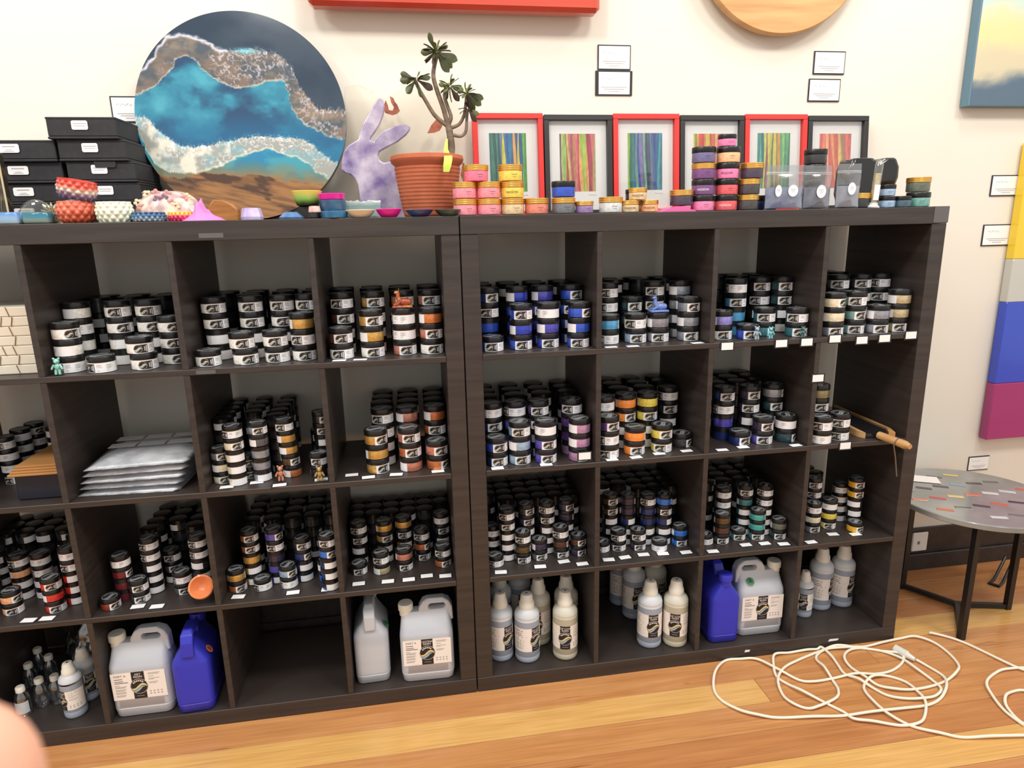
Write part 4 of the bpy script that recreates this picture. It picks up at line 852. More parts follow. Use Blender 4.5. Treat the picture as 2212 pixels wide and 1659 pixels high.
# pink crystal cluster
q = MB(); n = 22; g = []
for j in range(n+1):
    for i in range(n+1):
        u, v = i/n*2-1, j/n*2-1; rr_ = math.hypot(u, v*1.1); hgt = max(0, 1-rr_)**.75
        hgt *= .42+.75*math.exp(-((u+.15)**2*8+v*v*3)); hgt = (hgt*.8+.7*hgt*(fbm(np.array(u*7+5), np.array(v*7), 2)-.35))*(rr_ < .97)
        g.append((u*.052, v*.03, max(0, hgt)*.052))
q.add(g, [(j*(n+1)+i, j*(n+1)+i+1, (j+1)*(n+1)+i+1, (j+1)*(n+1)+i) for j in range(n) for i in range(n)]+[tuple([i for i in range(n+1)]+[(j+1)*(n+1)-1 for j in range(1, n+1)]+[n*(n+1)+i for i in range(n-1, -1, -1)]+[j*(n+1) for j in range(n-1, 0, -1)])])
p = atY(440, 470, .035); tag(q.build('crystal_cluster', M('pink_resin', (216, 120, 186), .5), loc=(p[0], .035, ZT), angle=20), 'jagged pink resin crystal cluster in front of the flower dome', 'ornament')
# faceted pieces
def facet(name, px, Y, R, hg, top, m, label, seg=8, a0=.2):
    p = atY(px, 470, Y); q = MB(); q.lathe([(R*.96, 0), (R, hg*.25), (R*top, hg), (R*top*.5, hg*1.02)], seg, a0=a0); return tag(q.build(name, m, loc=(p[0], Y, ZT), angle=5), label, 'ornament')
facet('faceted_block', 545, .05, .0285, .030, .80, M('lilac_resin', (178, 160, 214), .25, coat=.4, noise=(40, (206, 190, 226), 3)), 'small faceted lilac resin block', 8)
facet('faceted_dome', 629, .05, .033, .018, .55, M('steel_blue_resin', (58, 96, 144), .3, coat=.4, noise=(40, (82, 122, 168), 3)), 'low faceted blue resin dome', 9)
# clear flower domes
dome_c = clear('dome_resin', (232, 232, 224), .07, .03)
pet_m = M('daisy_petal', (236, 226, 186), .6); ctr_m = M('daisy_centre', (214, 176, 70), .7); twig_m = M('dried_stem', (120, 112, 84), .7)
def daisy(par, c, R, n=13, tiltx=-1.2):
    q = MB()
    for k in range(n):
        a = 2*PI*k/n; d = (math.cos(a), math.sin(a)); e = (-d[1], d[0])
        q.add([(c[0]+R*.2*d[0], c[1], c[2]+R*.2*d[1]), (c[0]+R*.7*d[0]+R*.12*e[0], c[1]-.001, c[2]+R*.7*d[1]+R*.12*e[1]), (c[0]+R*d[0], c[1]-.002, c[2]+R*d[1]), (c[0]+R*.7*d[0]-R*.12*e[0], c[1]-.001, c[2]+R*.7*d[1]-R*.12*e[1])], [(0, 1, 2, 3)], 0)
    q.ell((c[0], c[1]-.001, c[2]), (R*.25, .002, R*.25), 1, 12, 6); return q.build('daisy', [pet_m, ctr_m], par)
def dome(px, Y, R, hg, label, flowers, m=dome_c, dep=.6):
    p = atY(px, 470, Y); pr = [(R*math.cos(t), hg*math.sin(t)) for t in np.linspace(0, PI/2*.985, 14)]; q = MB()
    q.lathe([(R*.97, 0)]+pr, 40)
    r = empty('flower_dome', (p[0], Y, ZT), label, 'paperweight', 'clear resin domes with dried flowers'); b = q.build('dome', m, r, angle=60); b.scale = (1, dep, 1)
    for f in flowers: daisy(r, f[:3], f[3], f[4] if len(f) > 4 else 13)
    return r
r = dome(83, .09, .050, .062, 'small clear resin dome with dried grass at the left', [(.000, -.005, .012, .012)], dep=.4)
tw = MB(); rt_ = random.Random(4)
for k in range(14):
    a = rt_.uniform(.4, 2.7); l = rt_.uniform(.02, .042); tw.tube([(rt_.uniform(-.02, .02), 0, .004), (math.cos(a)*l*.6, -.003, .004+math.sin(a)*l*.7), (math.cos(a)*l, 0, .004+math.sin(a)*l)], .0007, 5)
tw.build('dried_grass', M('dried_grass', (150, 146, 128), .7), r)
r = dome(172, .138, .088, .067, 'large clear resin dome with white daisies behind the orange bowl', [(-.052, -.03, .030, .026), (-.026, -.034, .012, .016), (.03, -.02, .03, .015), (.062, -.02, .012, .014)], dep=.4)
fl_mix = M('blossom_resin', (176, 146, 146), .2, coat=.5, noise=((32, 32, 32), (226, 206, 186), 5, .45, .62))
p = atY(370, 470, .12); q = MB(); q.lathe([(.088, 0)]+[(.090*math.cos(t)**.7, .080*math.sin(t)) for t in np.linspace(.02, PI/2*.985, 16)], 44)
o = q.build('blossom_dome', fl_mix, loc=(p[0], .12, ZT), angle=60); o.scale = (1, .66, 1); tag(o, 'cloudy resin dome packed with pink and cream blossoms', 'paperweight')
for k in range(12):
    a = rt_.uniform(PI*1.05, PI*1.95); t = rt_.uniform(.25, 1.15); c = (.0905*math.cos(t)**.7*math.cos(a), .0905*math.cos(t)**.7*math.sin(a), .0805*math.sin(t))
    q = MB()
    for s in range(5):
        b = 2*PI*s/5+k; q.ell((c[0]+.007*math.cos(b), c[1]-.001, c[2]+.007*math.sin(b)), (.0052, .0018, .0042), 0, 8, 5)
    q.build('blossom', rt_.choice([M('blossom_pink', (206, 150, 146), .5), M('blossom_cream', (226, 208, 172), .5), M('blossom_mauve', (136, 104, 124), .5)]), o)
# blue resin cubes and the dark panel at the left edge
def rcube(px0, px1, Y, dep, hg, m, label, par=None):
    a = atY(px0, 470, Y); b = atY(px1, 470, Y); wd = b[0]-a[0]; q = MB(); q.cbox(-wd/2, wd/2, 0, dep, 0, hg, .004)
    return tag(q.build('resin_cube', m, loc=((a[0]+b[0])/2, Y, ZT), angle=50), label, 'ornament')
rcube(-8, 37, .02, .045, .029, gradm('ocean_cube', [(206, 216, 222), (150, 186, 214), (86, 128, 186)], .15, 'Z', 0, .029), 'small pale blue resin block at the left picture edge')
rcube(46, 104, .02, .05, .028, gradm('teal_cube', [(120, 140, 132), (146, 160, 146), (60, 126, 142), (40, 104, 126)], .15, 'Z', 0, .028), 'small teal and clear resin block beside the pale blue one')
a = atY(-60, 470, .085); b = atY(22, 470, .085); zt = atY(10, 328, .085)[2]
q = MB(); wd = b[0]-a[0]
pn = empty('pressed_flower_art', ((a[0]+b[0])/2, .085, ZT), 'dark upright resin panel with gold flowers at the left picture edge', 'artwork')
q.cbox(-wd/2, wd/2, 0, .022, 0, zt-ZT, .002); q.build('slab', M('smoky_resin', (50, 44, 38), .2, coat=.4, noise=(40, (110, 96, 70), 4, .5, .7)), pn)
q = MB()
for (x0, x1, z0, z1) in ((-wd/2-.0005, wd/2+.0005, zt-ZT-.004, zt-ZT+.0005), (wd/2-.004, wd/2+.0005, 0, zt-ZT)): q.box(x0, x1, -.0012, .0, z0, z1)
q.build('gilt_edge', M('gilt', (206, 190, 150), .3, metal=.4), pn)
q = MB(); q.ell((wd/2-.028, -.0005, .105), (.011, .0016, .011), 0); q.ell((wd/2-.03, -.0005, .14), (.008, .0016, .006), 0); q.build('pressed_flower', M('pressed_gold', (196, 168, 92), .5), pn)
for k in range(5):
    q = MB(); q.tube([(wd/2-.012-.004*k, -.0008, .012), (wd/2-.016-.005*k, -.001, .04), (wd/2-.010-.007*k, -.0008, .07)], .0009, 5); q.build('pressed_stem', twig_m, pn)
# live-edge offcut in front of the disc
q = MB(); P_ = [(447, 474), (452, 446), (462, 432), (486, 434), (505, 442), (516, 452), (520, 474)]
pts = px2(P_, 0, 0, 1, .16); pts = [(x, max(z, ZT) if z > 1.497 else ZT) for x, z in pts]
slab('timber_offcut', pts, .16, .03, M('golden_timber', (176, 120, 60), .45, noise=((14, 14, 90), (146, 92, 44), 4)), 'golden live-edge timber offcut leaning before the ocean disc', 'offcut')
pts = px2([(640, 470), (648, 452), (668, 446), (678, 470)], 0, 0, 1, .17)
# ---- bowls and trays right of the disc
def bowl(px0, px1, Y, hg, flare, m, label, z0=0., seg=28, rot=None, sq=1.):
    a = atY(px0, 465, Y); b = atY(px1, 465, Y); R = (b[0]-a[0])/2
    q = MB(); q.lathe([(R*flare*.9, 0), (R*flare, .001), (R*(flare+(1-flare)*.55), hg*.45), (R, hg-.001), (R*.97, hg), (R*.9, hg), (R*.8, hg*.55), (R*flare*.7, hg*.2), (.002, hg*.16)], seg)
    o = q.build('small_bowl', m, loc=((a[0]+b[0])/2, Y, ZT+z0), angle=50, rot=rot); o.scale = (1, sq, 1)
    return tag(o, label, 'bowl', 'small resin bowls and trays')
bl1 = M('deep_blue_resin', (34, 92, 138), .25, coat=.4, noise=(30, (52, 116, 156), 3)); bl2 = M('dark_blue_resin', (28, 66, 98), .25, coat=.4, noise=(30, (60, 96, 124), 3)); mg = M('magenta_resin', (226, 26, 148), .3, coat=.3)
blu_v = M('violet_blue_resin', (40, 84, 132), .25, coat=.4, noise=(22, (66, 60, 116), 2)); dkg = M('bottle_green_resin', (38, 60, 64), .25, coat=.4, noise=(26, (86, 100, 88), 3))
grn = gradm('green_yellow_resin', [(30, 44, 20), (72, 96, 40), (146, 186, 84), (176, 208, 104), (226, 200, 90)], .3, 'Z', 0, .04)
bowl(812, 868, .03, .021, .62, mg, 'small magenta bowl near the front edge'); bowl(876, 937, .03, .018, .6, blu_v, 'small blue violet bowl near the front edge'); bowl(939, 997, .03, .0175, .6, dkg, 'small dark green bowl near the seam of the two units')
bowl(747, 811, .03, .020, .6, M('cream_resin', (232, 214, 182), .35, coat=.3), 'small cream bowl near the front edge')
rb = bowl(694, 752, .03, .018, .93, bl1, 'small blue tray under the stack of trays', 0, 28)
bowl(692, 750, .085, .030, .92, bl2, 'dark blue resin tray under the magenta one', .019); bowl(690, 749, .085, .016, .90, mg, 'magenta tray on top of the dark blue tray', .0495)
bowl(634, 700, .13, .040, .70, grn, 'green and yellow bowl perched on a dark box', .036)
mp_ = facet('mini_pot', 681, .055, .0165, .0155, .95, M('black_gloss_resin', (24, 24, 26), .2, coat=.4), 'tiny glossy black pot with a pink and white cap', 20)
q = MB(); q.lathe([(.0158, 0), (.0166, .003), (.014, .0155), (.008, .0165)], 22); q.build('cap', M('pink_white_resin', (222, 160, 160), .4, noise=(60, (234, 206, 196), 3)), mp_, (0, 0, .0165), angle=50)
q = MB(); a = atY(637, 470, .13); b = atY(700, 470, .13); q.cbox(-.03, .03, -.03, .03, 0, .0355, .003); tag(q.build('dark_stand', M('dark_wood_resin', (36, 30, 28), .4), loc=((a[0]+b[0])/2+.004, .14, ZT)), 'dark square stand under the green bowl', 'stand')
# grey-teal crumpled block
q = MB(); a = atY(749, 470, .10); b = atY(824, 470, .10); wd = b[0]-a[0]; n = 14; hb = .052; vs = []
for j in range(n+1):
    for i in range(n+1): u, v = i/n, j/n; vs.append(((u-.5)*wd, (v-.5)*.07, hb-.012+.018*(fbm(np.array(u*6), np.array(v*6+3))-.3)))
base = len(vs); q.add(vs, [(j*(n+1)+i, j*(n+1)+i+1, (j+1)*(n+1)+i+1, (j+1)*(n+1)+i) for j in range(n) for i in range(n)])
rim = [i for i in range(n+1)]+[j*(n+1)+n for j in range(1, n+1)]+[n*(n+1)+i for i in range(n-1, -1, -1)]+[j*(n+1) for j in range(n-1, 0, -1)]
q.add([vs[i] for i in rim]+[(vs[i][0]*.97, vs[i][1]*.97, 0) for i in rim], [(i, (i+1) % len(rim), len(rim)+(i+1) % len(rim), len(rim)+i) for i in range(len(rim))]+[tuple(len(rim)+i for i in range(len(rim)))])
tag(q.build('resin_block', gradm('grey_teal_block', [(36, 42, 46), (132, 146, 150), (150, 162, 164), (120, 150, 148), (190, 198, 196)], .3, 'Z', 0, .052), loc=((a[0]+b[0])/2, .135, ZT+.0002), angle=30), 'grey and teal resin block with crumpled top', 'ornament')
q = MB(); q.cbox(-wd/2, wd/2, -.03, .03, 0, .004, .001)
# ================================================================ ON TOP, RIGHT UNIT
# ---- six framed striped prints
fr_red = M('red_frame', (214, 48, 42), .4); fr_blk = M('black_frame', (40, 38, 38), .4); mat_m = M('white_mount', (240, 239, 236), .7); sig_m = M('pencil', (120, 116, 112), .7)
prt_m = Mattr('print_paint', .6); glass = clear('picture_glass', (250, 250, 250), .01, .02)
STR = [[(70, 118, 110), (84, 132, 116), (56, 104, 96), (92, 140, 120), (60, 100, 110), (110, 130, 150), (214, 206, 84), (86, 124, 168), (60, 100, 160), (66, 132, 168), (70, 110, 150), (226, 166, 90), (60, 96, 150), (206, 200, 90), (70, 96, 140), (110, 184, 84), (84, 150, 70)],
       [(110, 84, 104), (176, 188, 104), (150, 190, 110), (190, 74, 66), (206, 184, 116), (184, 112, 110), (170, 90, 96), (196, 130, 100), (214, 120, 130), (190, 74, 80), (226, 168, 104), (150, 190, 80), (166, 200, 84), (214, 160, 90), (150, 60, 80), (176, 72, 88), (206, 110, 116), (170, 160, 96)],
       [(150, 184, 70), (44, 110, 96), (70, 130, 116), (60, 110, 160), (110, 160, 130), (66, 84, 160), (136, 120, 176), (96, 130, 130), (140, 170, 164), (50, 84, 76), (76, 90, 120), (110, 124, 150), (70, 110, 150), (60, 70, 140), (50, 110, 150), (70, 160, 170), (56, 120, 130)],
       [(206, 190, 70), (140, 150, 60), (226, 170, 84), (222, 90, 60), (206, 60, 50), (214, 140, 80), (226, 196, 84), (206, 184, 70), (200, 76, 60), (214, 110, 70), (180, 110, 60), (226, 160, 110), (226, 80, 56), (216, 96, 70), (150, 100, 50), (214, 210, 90), (130, 170, 70)],
       [(60, 140, 130), (90, 180, 160), (44, 104, 116), (190, 206, 96), (150, 70, 70), (214, 200, 100), (190, 186, 76), (84, 120, 90), (206, 190, 80), (150, 120, 50), (214, 150, 70), (90, 160, 110), (130, 190, 110), (70, 140, 110), (80, 170, 90), (60, 110, 90)],
       [(222, 120, 96), (214, 80, 66), (230, 130, 100), (206, 70, 60), (236, 160, 116), (214, 84, 66), (206, 90, 72), (226, 150, 90), (214, 100, 70), (200, 80, 60), (222, 190, 90), (190, 150, 70), (160, 110, 80), (214, 90, 76), (230, 110, 90), (206, 84, 70)]]
SIDE = ['red framed print with teal, blue and yellow stripes beside the succulent', 'black framed print with pink, red and lime stripes', 'red framed print with blue and violet stripes', 'black framed print with orange, red and yellow stripes', 'red framed print with green, teal and yellow stripes', 'black framed print with salmon red stripes at the right end']
FW, FH = .229, .322
for i in range(6):
    x0 = .083+i*.2325; red = i % 2 == 0; hgt = FH-(.004 if not red else 0)
    r = empty('picture_frame', (x0+FW/2, .372, ZT), SIDE[i], 'picture', 'row of six framed striped prints', rot=(-.085, 0, 0)); fm = fr_red if red else fr_blk
    t_ = .0165
    for (a, b, c, d) in ((-FW/2, FW/2, 0, t_), (-FW/2, FW/2, hgt-t_, hgt)): MB().cbox(a, b, -.012, .014, c, d, .001).build('frame_rail', fm, r)
    for (a, b) in ((-FW/2, -FW/2+t_), (FW/2-t_, FW/2)): MB().cbox(a, b, -.012, .014, t_+.0002, hgt-t_-.0002, .001).build('frame_rail', fm, r)
    MB().box(-FW/2+t_*.9, FW/2-t_*.9, .006, .010, t_*.9, hgt-t_*.9).build('mount', mat_m, r)
    pw, ph = .0605, .184; zc = hgt*.535; cols = STR[i]; rs = random.Random(i); n = len(cols); ny = 14; q = MB(); vs = []; fs = []; vc = []
    ed = [-pw+2*pw*k/n for k in range(n+1)]; ph0 = [rs.uniform(0, 6) for _ in ed]; sl = [rs.uniform(-.5, .5) for _ in ed]
    lean_ = {5: -.12, 1: -.03, 2: -.02}.get(i, 0)
    for k in range(n):
        base = len(vs)
        for j in range(ny+1):
            v = j/ny-.5
            for e in (k, k+1):
                x = ed[e]
                if 0 < e < n: x += (.0026*math.sin(ph0[e]+v*4)+sl[e]*v*.008)+lean_*v*ph*(.35+.65*(1-abs(ed[e])/pw)); x = max(-pw, min(pw, x))
                vs.append((x, .0056, zc+v*ph)); c = np.array(cols[k])*(.9+.2*rs.random()); vc.append(tuple(srgb_lin(np.clip(c, 0, 255)))+(1.,))
        fs += [(base+2*j, base+2*j+1, base+2*j+3, base+2*j+2) for j in range(ny)]
    q.add(vs, fs); q.build('striped_print', prt_m, r, cols=vc)
    q = MB(); q.tube([(pw-.026+.0035*k, .0057, zc-ph/2-.012+.0022*math.sin(k*2.2)) for k in range(9)], .0004, 4); q.build('signature', sig_m, r)
    MB().box(-FW/2+t_*.8, FW/2-t_*.8, -.004, -.0028, t_*.8, hgt-t_*.8).build('glass_pane', glass, r)
# ---- jars with gold and black lids
def tjar(px, Y, colour, label, z=0., lid='gold', key='L', txt=None, tc=None):
    p = atY(px, 455, Y); r = empty('pigment_jar' if key == 'L' else 'mini_pigment_jar', (p[0], Y, ZT+z), label, 'jar', 'loose powder jars on top of the right unit', 0)
    j = JM[key]; b = put('body', j['body'], r); omat(b, _mc['powder_'+colour]); put('lid', j['gold'] if lid == 'gold' else j['lid'], r)
    R = j['R']*.974; q = MB()
    def mp(u, v): a = math.atan2(CPOS[1]-Y, CPOS[0]-p[0])+u/R; return ((R+.0003)*math.cos(a), (R+.0003)*math.sin(a), v)
    if txt:
        q.text(txt, .0085, lambda x, y: mp(x, j['h']*.34+y), 0); q.build('lettering', tc or ink_m, r, angle=60)
    else:
        q.strip(.004, .02, 4, j['h']*.38, j['h']*.40, lambda u, v: mp(u, v)); q.strip(.006, .018, 4, j['h']*.26, j['h']*.275, lambda u, v: mp(u, v)); q.build('lettering', prt_k, r, angle=60)
    return r
hL, hM = JM['L']['h'], JM['M']['h']
tjar(1005, .045, 'rosepink', 'bottom rose pink gold-lidded jar of the first stack'); tjar(1005, .045, 'rosepink', 'upper rose pink gold-lidded jar of the first stack', hL)
tjar(1056, .045, 'rosepink', 'bottom rose pink gold-lidded jar of the second stack'); tjar(1056, .045, 'rosepink', 'upper rose pink gold-lidded jar of the second stack', hL)
tjar(1031, .045, 'pink', 'rose jar set across the two pink stacks', 2*hL)
tjar(1107, .05, 'sand', 'bottom peach gold-lidded jar of the yellow stack'); tjar(1107, .05, 'lemon', 'middle gold-lidded jar of the yellow stack', hL, txt='PASSION'); tjar(1104, .05, 'lemon', 'top pale yellow gold-lidded jar of the yellow stack', 2*hL)
tjar(1159, .05, 'coral', 'single coral gold-lidded jar'); tjar(1217, .05, 'smokeclear', 'clear gold-lidded jar under a blue black-lidded jar'); tjar(1217, .05, 'blue', 'blue black-lidded jar on a clear gold-lidded jar', hL, 'black')
tjar(1262, .045, 'mauve', 'small lilac gold-lidded jar beside the blue stack', 0, 'gold', 'M'); tjar(1319, .05, 'pearl', 'pearl white gold-lidded jar')
tjar(1361, .045, 'sand', 'small sand gold-lidded jar, lower left of three', 0, 'gold', 'M', 'PASSION'); tjar(1402, .045, 'peach', 'small peach gold-lidded jar, lower right of three', 0, 'gold', 'M', 'PASSION'); tjar(1377, .045, 'sand', 'small sand gold-lidded jar on top of the three', hM, 'gold', 'M', 'PASSION')
tjar(1364, .115, 'charcoal', 'small black-lidded jar behind the sand jars', 0, 'black', 'M'); tjar(1369, .115, 'charcoal', 'upper small black-lidded jar behind the sand jars', hM, 'black', 'M')
pinkp = M('pink_splash_resin', (222, 96, 158), .35, coat=.3)
q = MB(); p = atY(1458, 455, .05); q.prism([(-.052, .0), (-.035, .008), (-.012, .014), (.03, .0155), (.034, .012), (.033, .006), (.048, .0035), (.05, 0)], -.033, .033, lambda a, b, d: (a, d, b)); o = q.build('resin_splash', pinkp, loc=(p[0], .05, ZT), angle=25); tag(o, 'flat pink resin splash under the plum jar', 'ornament')
tjar(1471, .05, 'plumgrey', 'plum gold-lidded jar on the pink splash', .0162)
tjar(1516, .05, 'hotpink', 'lowest black-lidded pink jar of the purple stack', 0, 'black'); tjar(1517, .05, 'plum', 'second jar of the purple stack, white lettering', hL, 'black', 'L', 'PASSION', lab_w); tjar(1516, .05, 'plum', 'third jar of the purple stack with gold lid', 2*hL); tjar(1515, .05, 'violetgrey', 'top violet black-lidded jar of the purple stack', 3*hL, 'black')
tjar(1566, .05, 'redpink', 'lowest jar of the tall pink stack', 0, 'black', 'L', 'PASSION', lab_w); tjar(1566, .05, 'redpink', 'second jar up of the tall pink stack, red', hL, 'black'); tjar(1566, .05, 'hotpink', 'third jar up of the tall pink stack, pale pink', 2*hL, 'black', 'L', 'PASSION'); tjar(1567, .05, 'peachlight', 'fourth jar up of the tall pink stack, peach', 3*hL, 'black'); tjar(1563, .05, 'hotpink', 'small pink jar crowning the tall pink stack', 4*hL, 'black', 'M')
for k, c in enumerate(('graphite', 'graphite', 'plumgrey')): tjar((1612, 1613, 1618)[k], .05, c, ['lowest', 'middle', 'top'][k]+' graphite gold-lidded jar of the grey stack', k*hL)
tjar(1652, .11, 'navy', 'dark jar half hidden by the first zip bag', 0, 'black'); tjar(1750, .12, 'charcoal', 'dark jar behind the middle zip bag', 0, 'black')
for k in range(3): tjar(1752, .12, 'charcoal', ORD[k+2]+' jar up of the dark stack behind the middle zip bag', (k+1)*hL, 'black')
tjar(1853, .06, 'charcoal', 'charcoal gold-lidded jar right of the last zip bag', .0)
tjar(1912, .05, 'icy', 'lower ice blue black-lidded jar right of the glass tube', 0, 'black', 'M'); tjar(1910, .05, 'icy', 'upper ice blue black-lidded jar right of the glass tube', hM, 'black', 'M')
tjar(1936, .105, 'slateteal', 'slate teal black-lidded jar behind the ice blue pair', 0, 'black', 'M', 'PASSION', lab_w); tjar(1946, .045, 'slateteal', 'lettered slate jar between the ice blue pair and the green jars', 0, 'black', 'M')
tjar(1980, .06, 'seagreen', 'sea green black-lidded jar at the right end', 0, 'black'); tjar(1977, .06, 'greygreen', 'grey green gold-lidded jar on the sea green jar', hL*.0+hL)
# ---- zip bags
bag_c = clear('zip_bag', (236, 238, 240), .10, .12)
def zipbag(px0, px1, top, Y, powder, labs, label, seed):
    a = atY(px0, 455, Y); b = atY(px1, 455, Y); zt = atY((px0+px1)/2, top, Y)[2]-ZT; wd = (b[0]-a[0])
    r = empty('zip_bag', ((a[0]+b[0])/2, Y, ZT), label, 'bag', 'clear zip bags of powder', 0); n, m_ = 14, 18; rs = np.random.RandomState(seed); ox = rs.rand()*40
    puff = lambda u, v: .013*(max(0, math.sin(PI*u))**.6)*max(0, math.sin(PI*min(1, .12+v*1.05)))**.8
    def sheet(sg, off, v0, v1, k=1.):
        vs = []
        for j in range(m_+1):
            for i in range(n+1):
                u, v = i/n, v0+(v1-v0)*j/m_; y = sg*(puff(u, v)*k+.0008)+.003*(fbm(np.array(u*5+ox), np.array(v*6))-.5)*(1 if k == 1 else .6)
                vs.append(((u-.5)*wd*(1 if k == 1 else .97), y+off, .0006+v*zt))
        return vs, [(j*(n+1)+i, j*(n+1)+i+1, (j+1)*(n+1)+i+1, (j+1)*(n+1)+i) for j in range(m_) for i in range(n)]
    q = MB(); q.add(*sheet(-1, -.001, 0, 1)); q.add(*sheet(1, .001, 0, 1)); q.build('bag_film', bag_c, r, angle=180)
    q = MB(); q.add(*sheet(-1, .0, .03, .50, .85)); q.add(*sheet(1, .0, .03, .50, .85)); q.build('powder', powder, r, angle=180)
    q = MB()
    for z in (.80, .835): q.box(-wd/2, wd/2, -.0022, .0022, zt*z, zt*(z+.010))
    q.build('zip_strip', M('zip_white', (226, 228, 230), .4), r)
    for (u, v, R, e) in labs:
        q = MB(); y = lambda: -puff(u, v)-.0042
        q.add([((u-.5)*wd+R*e*math.cos(2*PI*k/28), y(), v*zt+R*math.sin(2*PI*k/28)) for k in range(28)], [tuple(range(28))], 0)
        for (f, l) in ((.25, .55), (.05, .45), (-.2, .4)): q.strip((u-.5)*wd-R*e*l, (u-.5)*wd+R*e*l, 1, v*zt+R*f, v*zt+R*(f+.06), lambda a_, b_: (a_, y()-.0003, b_), 1)
        q.build('oval_label', [paper_m, prt_g], r, angle=60)
    return r
zipbag(1650, 1731, 357, .03, M('blue_grey_powder', (112, 120, 158), .6, noise=(40, (150, 156, 180), 3)), ((.28, .42, .0165, .62), (.66, .42, .0165, .95)), 'wide clear zip bag with two oval labels over blue powder', 1)
zipbag(1732, 1789, 358, .03, M('slate_powder', (92, 96, 116), .6, noise=(40, (130, 134, 146), 3)), ((.55, .40, .0185, .82),), 'middle clear zip bag with slate powder and one oval label', 2)
zipbag(1802, 1852, 354, .03, M('silver_powder', (150, 152, 166), .6, noise=(40, (170, 172, 180), 3)), ((.52, .44, .0175, .74),), 'narrow clear zip bag with silver powder beside the glass tube', 3)
# ---- glass tube of sand on a foot
p0 = atY(1885, 452, .03); p1 = atY(1893, 345, .03); r = empty('glass_tube', (p0[0], .03, ZT), 'upright glass tube of pale sand with a white label', 'tube', rot=(0, .06, 0)); L_ = p1[2]-ZT
q = MB(); q.lathe([(.0095, .012), (.0115, .014), (.0115, L_-.012), (.009, L_-.004), (.004, L_-.0005)], 24); q.build('tube', clear('tube_glass', (240, 242, 238), .12, .04), r, angle=60)
q = MB(); q.lathe([(.0085, .014), (.0085, L_*.72)], 20); q.build('sand', M('pale_sand', (206, 190, 140), .8, noise=(90, (224, 212, 176), 3)), r)
q = MB(); q.lathe([(.018, .0004), (.018, .004), (.0125, .008), (.012, .0145)], 24); q.build('foot', M('frosted_foot', (206, 208, 206), .3), r)
q = MB(); q.strip(-.9, .9, 8, .022, L_*.48, lambda u, v: (.0118*math.cos(-PI/2+u), .0118*math.sin(-PI/2+u), v)); q.build('label', paper_m, r)
# ---- black moulded case behind
blk = M('black_gloss_shell', (18, 18, 20), .22, coat=.4)
sh_ = [(1820, 452), (1812, 420), (1818, 368), (1828, 344), (1872, 343), (1884, 352), (1896, 343), (1921, 342), (1928, 362), (1926, 385), (1917, 408), (1908, 430), (1900, 452)]
pts = px2(sh_, 0, 0, 1, .17); pts = [(x, z if z > 1.495 else ZT) for x, z in pts]
slab('black_case', pts, .17, .07, blk, 'glossy black moulded case behind the glass tube', 'case', 0, None, .012)
# ================================================================ WALL PIECES
redm = M('coral_red_resin', (196, 74, 52), .2, coat=.5, noise=((2, 2, 14), (180, 62, 44), 3))
o = MB().cbox(-.389, .489, .345, .405, 2.097, 2.55, .012).build('red_slab', redm); tag(o, 'long glossy coral red resin slab high on the wall', 'artwork')
wb = MB().lathe([(.298, 0), (.304, .004), (.304, .026), (.300, .03)], 96).build('round_board', M('pale_timber', (206, 164, 108), .35, coat=.4, noise=((3, 30, 3), (186, 138, 82), 5)), loc=(1.111, .405, 2.359), rot=(PI/2, 0, 0)); tag(wb, 'round pale timber board high on the wall above two cards', 'artwork')
n = 60; g = np.array([(i/n, j/n) for j in range(n+1) for i in range(n+1)]); u, v = g[:, 0], g[:, 1]; nz = fbm(u*9, v*12)
c = np.zeros((len(g), 3))+np.array([84., 104, 122]); t = np.clip((v+.12*nz-.14)/.05, 0, 1)[:, None]; c = c*(1-t)+np.array([200., 190, 160])*t
t = np.clip((v+.1*nz-.28)/.06, 0, 1)[:, None]; c = c*(1-t)+np.array([222., 204, 150])*t; t = np.clip((v+.1*nz-.42)/.1, 0, 1)[:, None]; c = c*(1-t)+np.array([176., 204, 206])*t
cv = tag(MB().cbox(1.858, 2.75, .386, .426, 1.84, 2.6, .002).build('seascape_canvas', M('canvas_edge_blue', (96, 128, 146), .6)), 'blue and gold seascape canvas at the upper right edge', 'painting')
MB().add([(1.862+.884*a, .3855, 1.844+.752*b) for a, b in g], [(j*(n+1)+i, j*(n+1)+i+1, (j+1)*(n+1)+i+1, (j+1)*(n+1)+i) for j in range(n) for i in range(n)]).build('painted_scene', Mattr('canvas_paint', .6), cv, cols=np.concatenate([srgb_lin(c), np.ones((len(c), 1))], 1))
r = empty('banded_panel', (2.14, .386, .57), 'glossy panel banded magenta, blue, grey and yellow at the right edge', 'artwork')
for nm, z0, z1, cc in (('magenta_band', 0, .236, (158, 40, 108)), ('blue_band', .2362, .56, (40, 70, 190)), ('grey_band', .5602, .725, (190, 190, 182)), ('yellow_band', .7252, 1.15, (232, 196, 40))): MB().cbox(0, .7, 0, .038, z0, z1, .003).build(nm, M('gloss_'+nm, cc, .2, coat=.5), r)
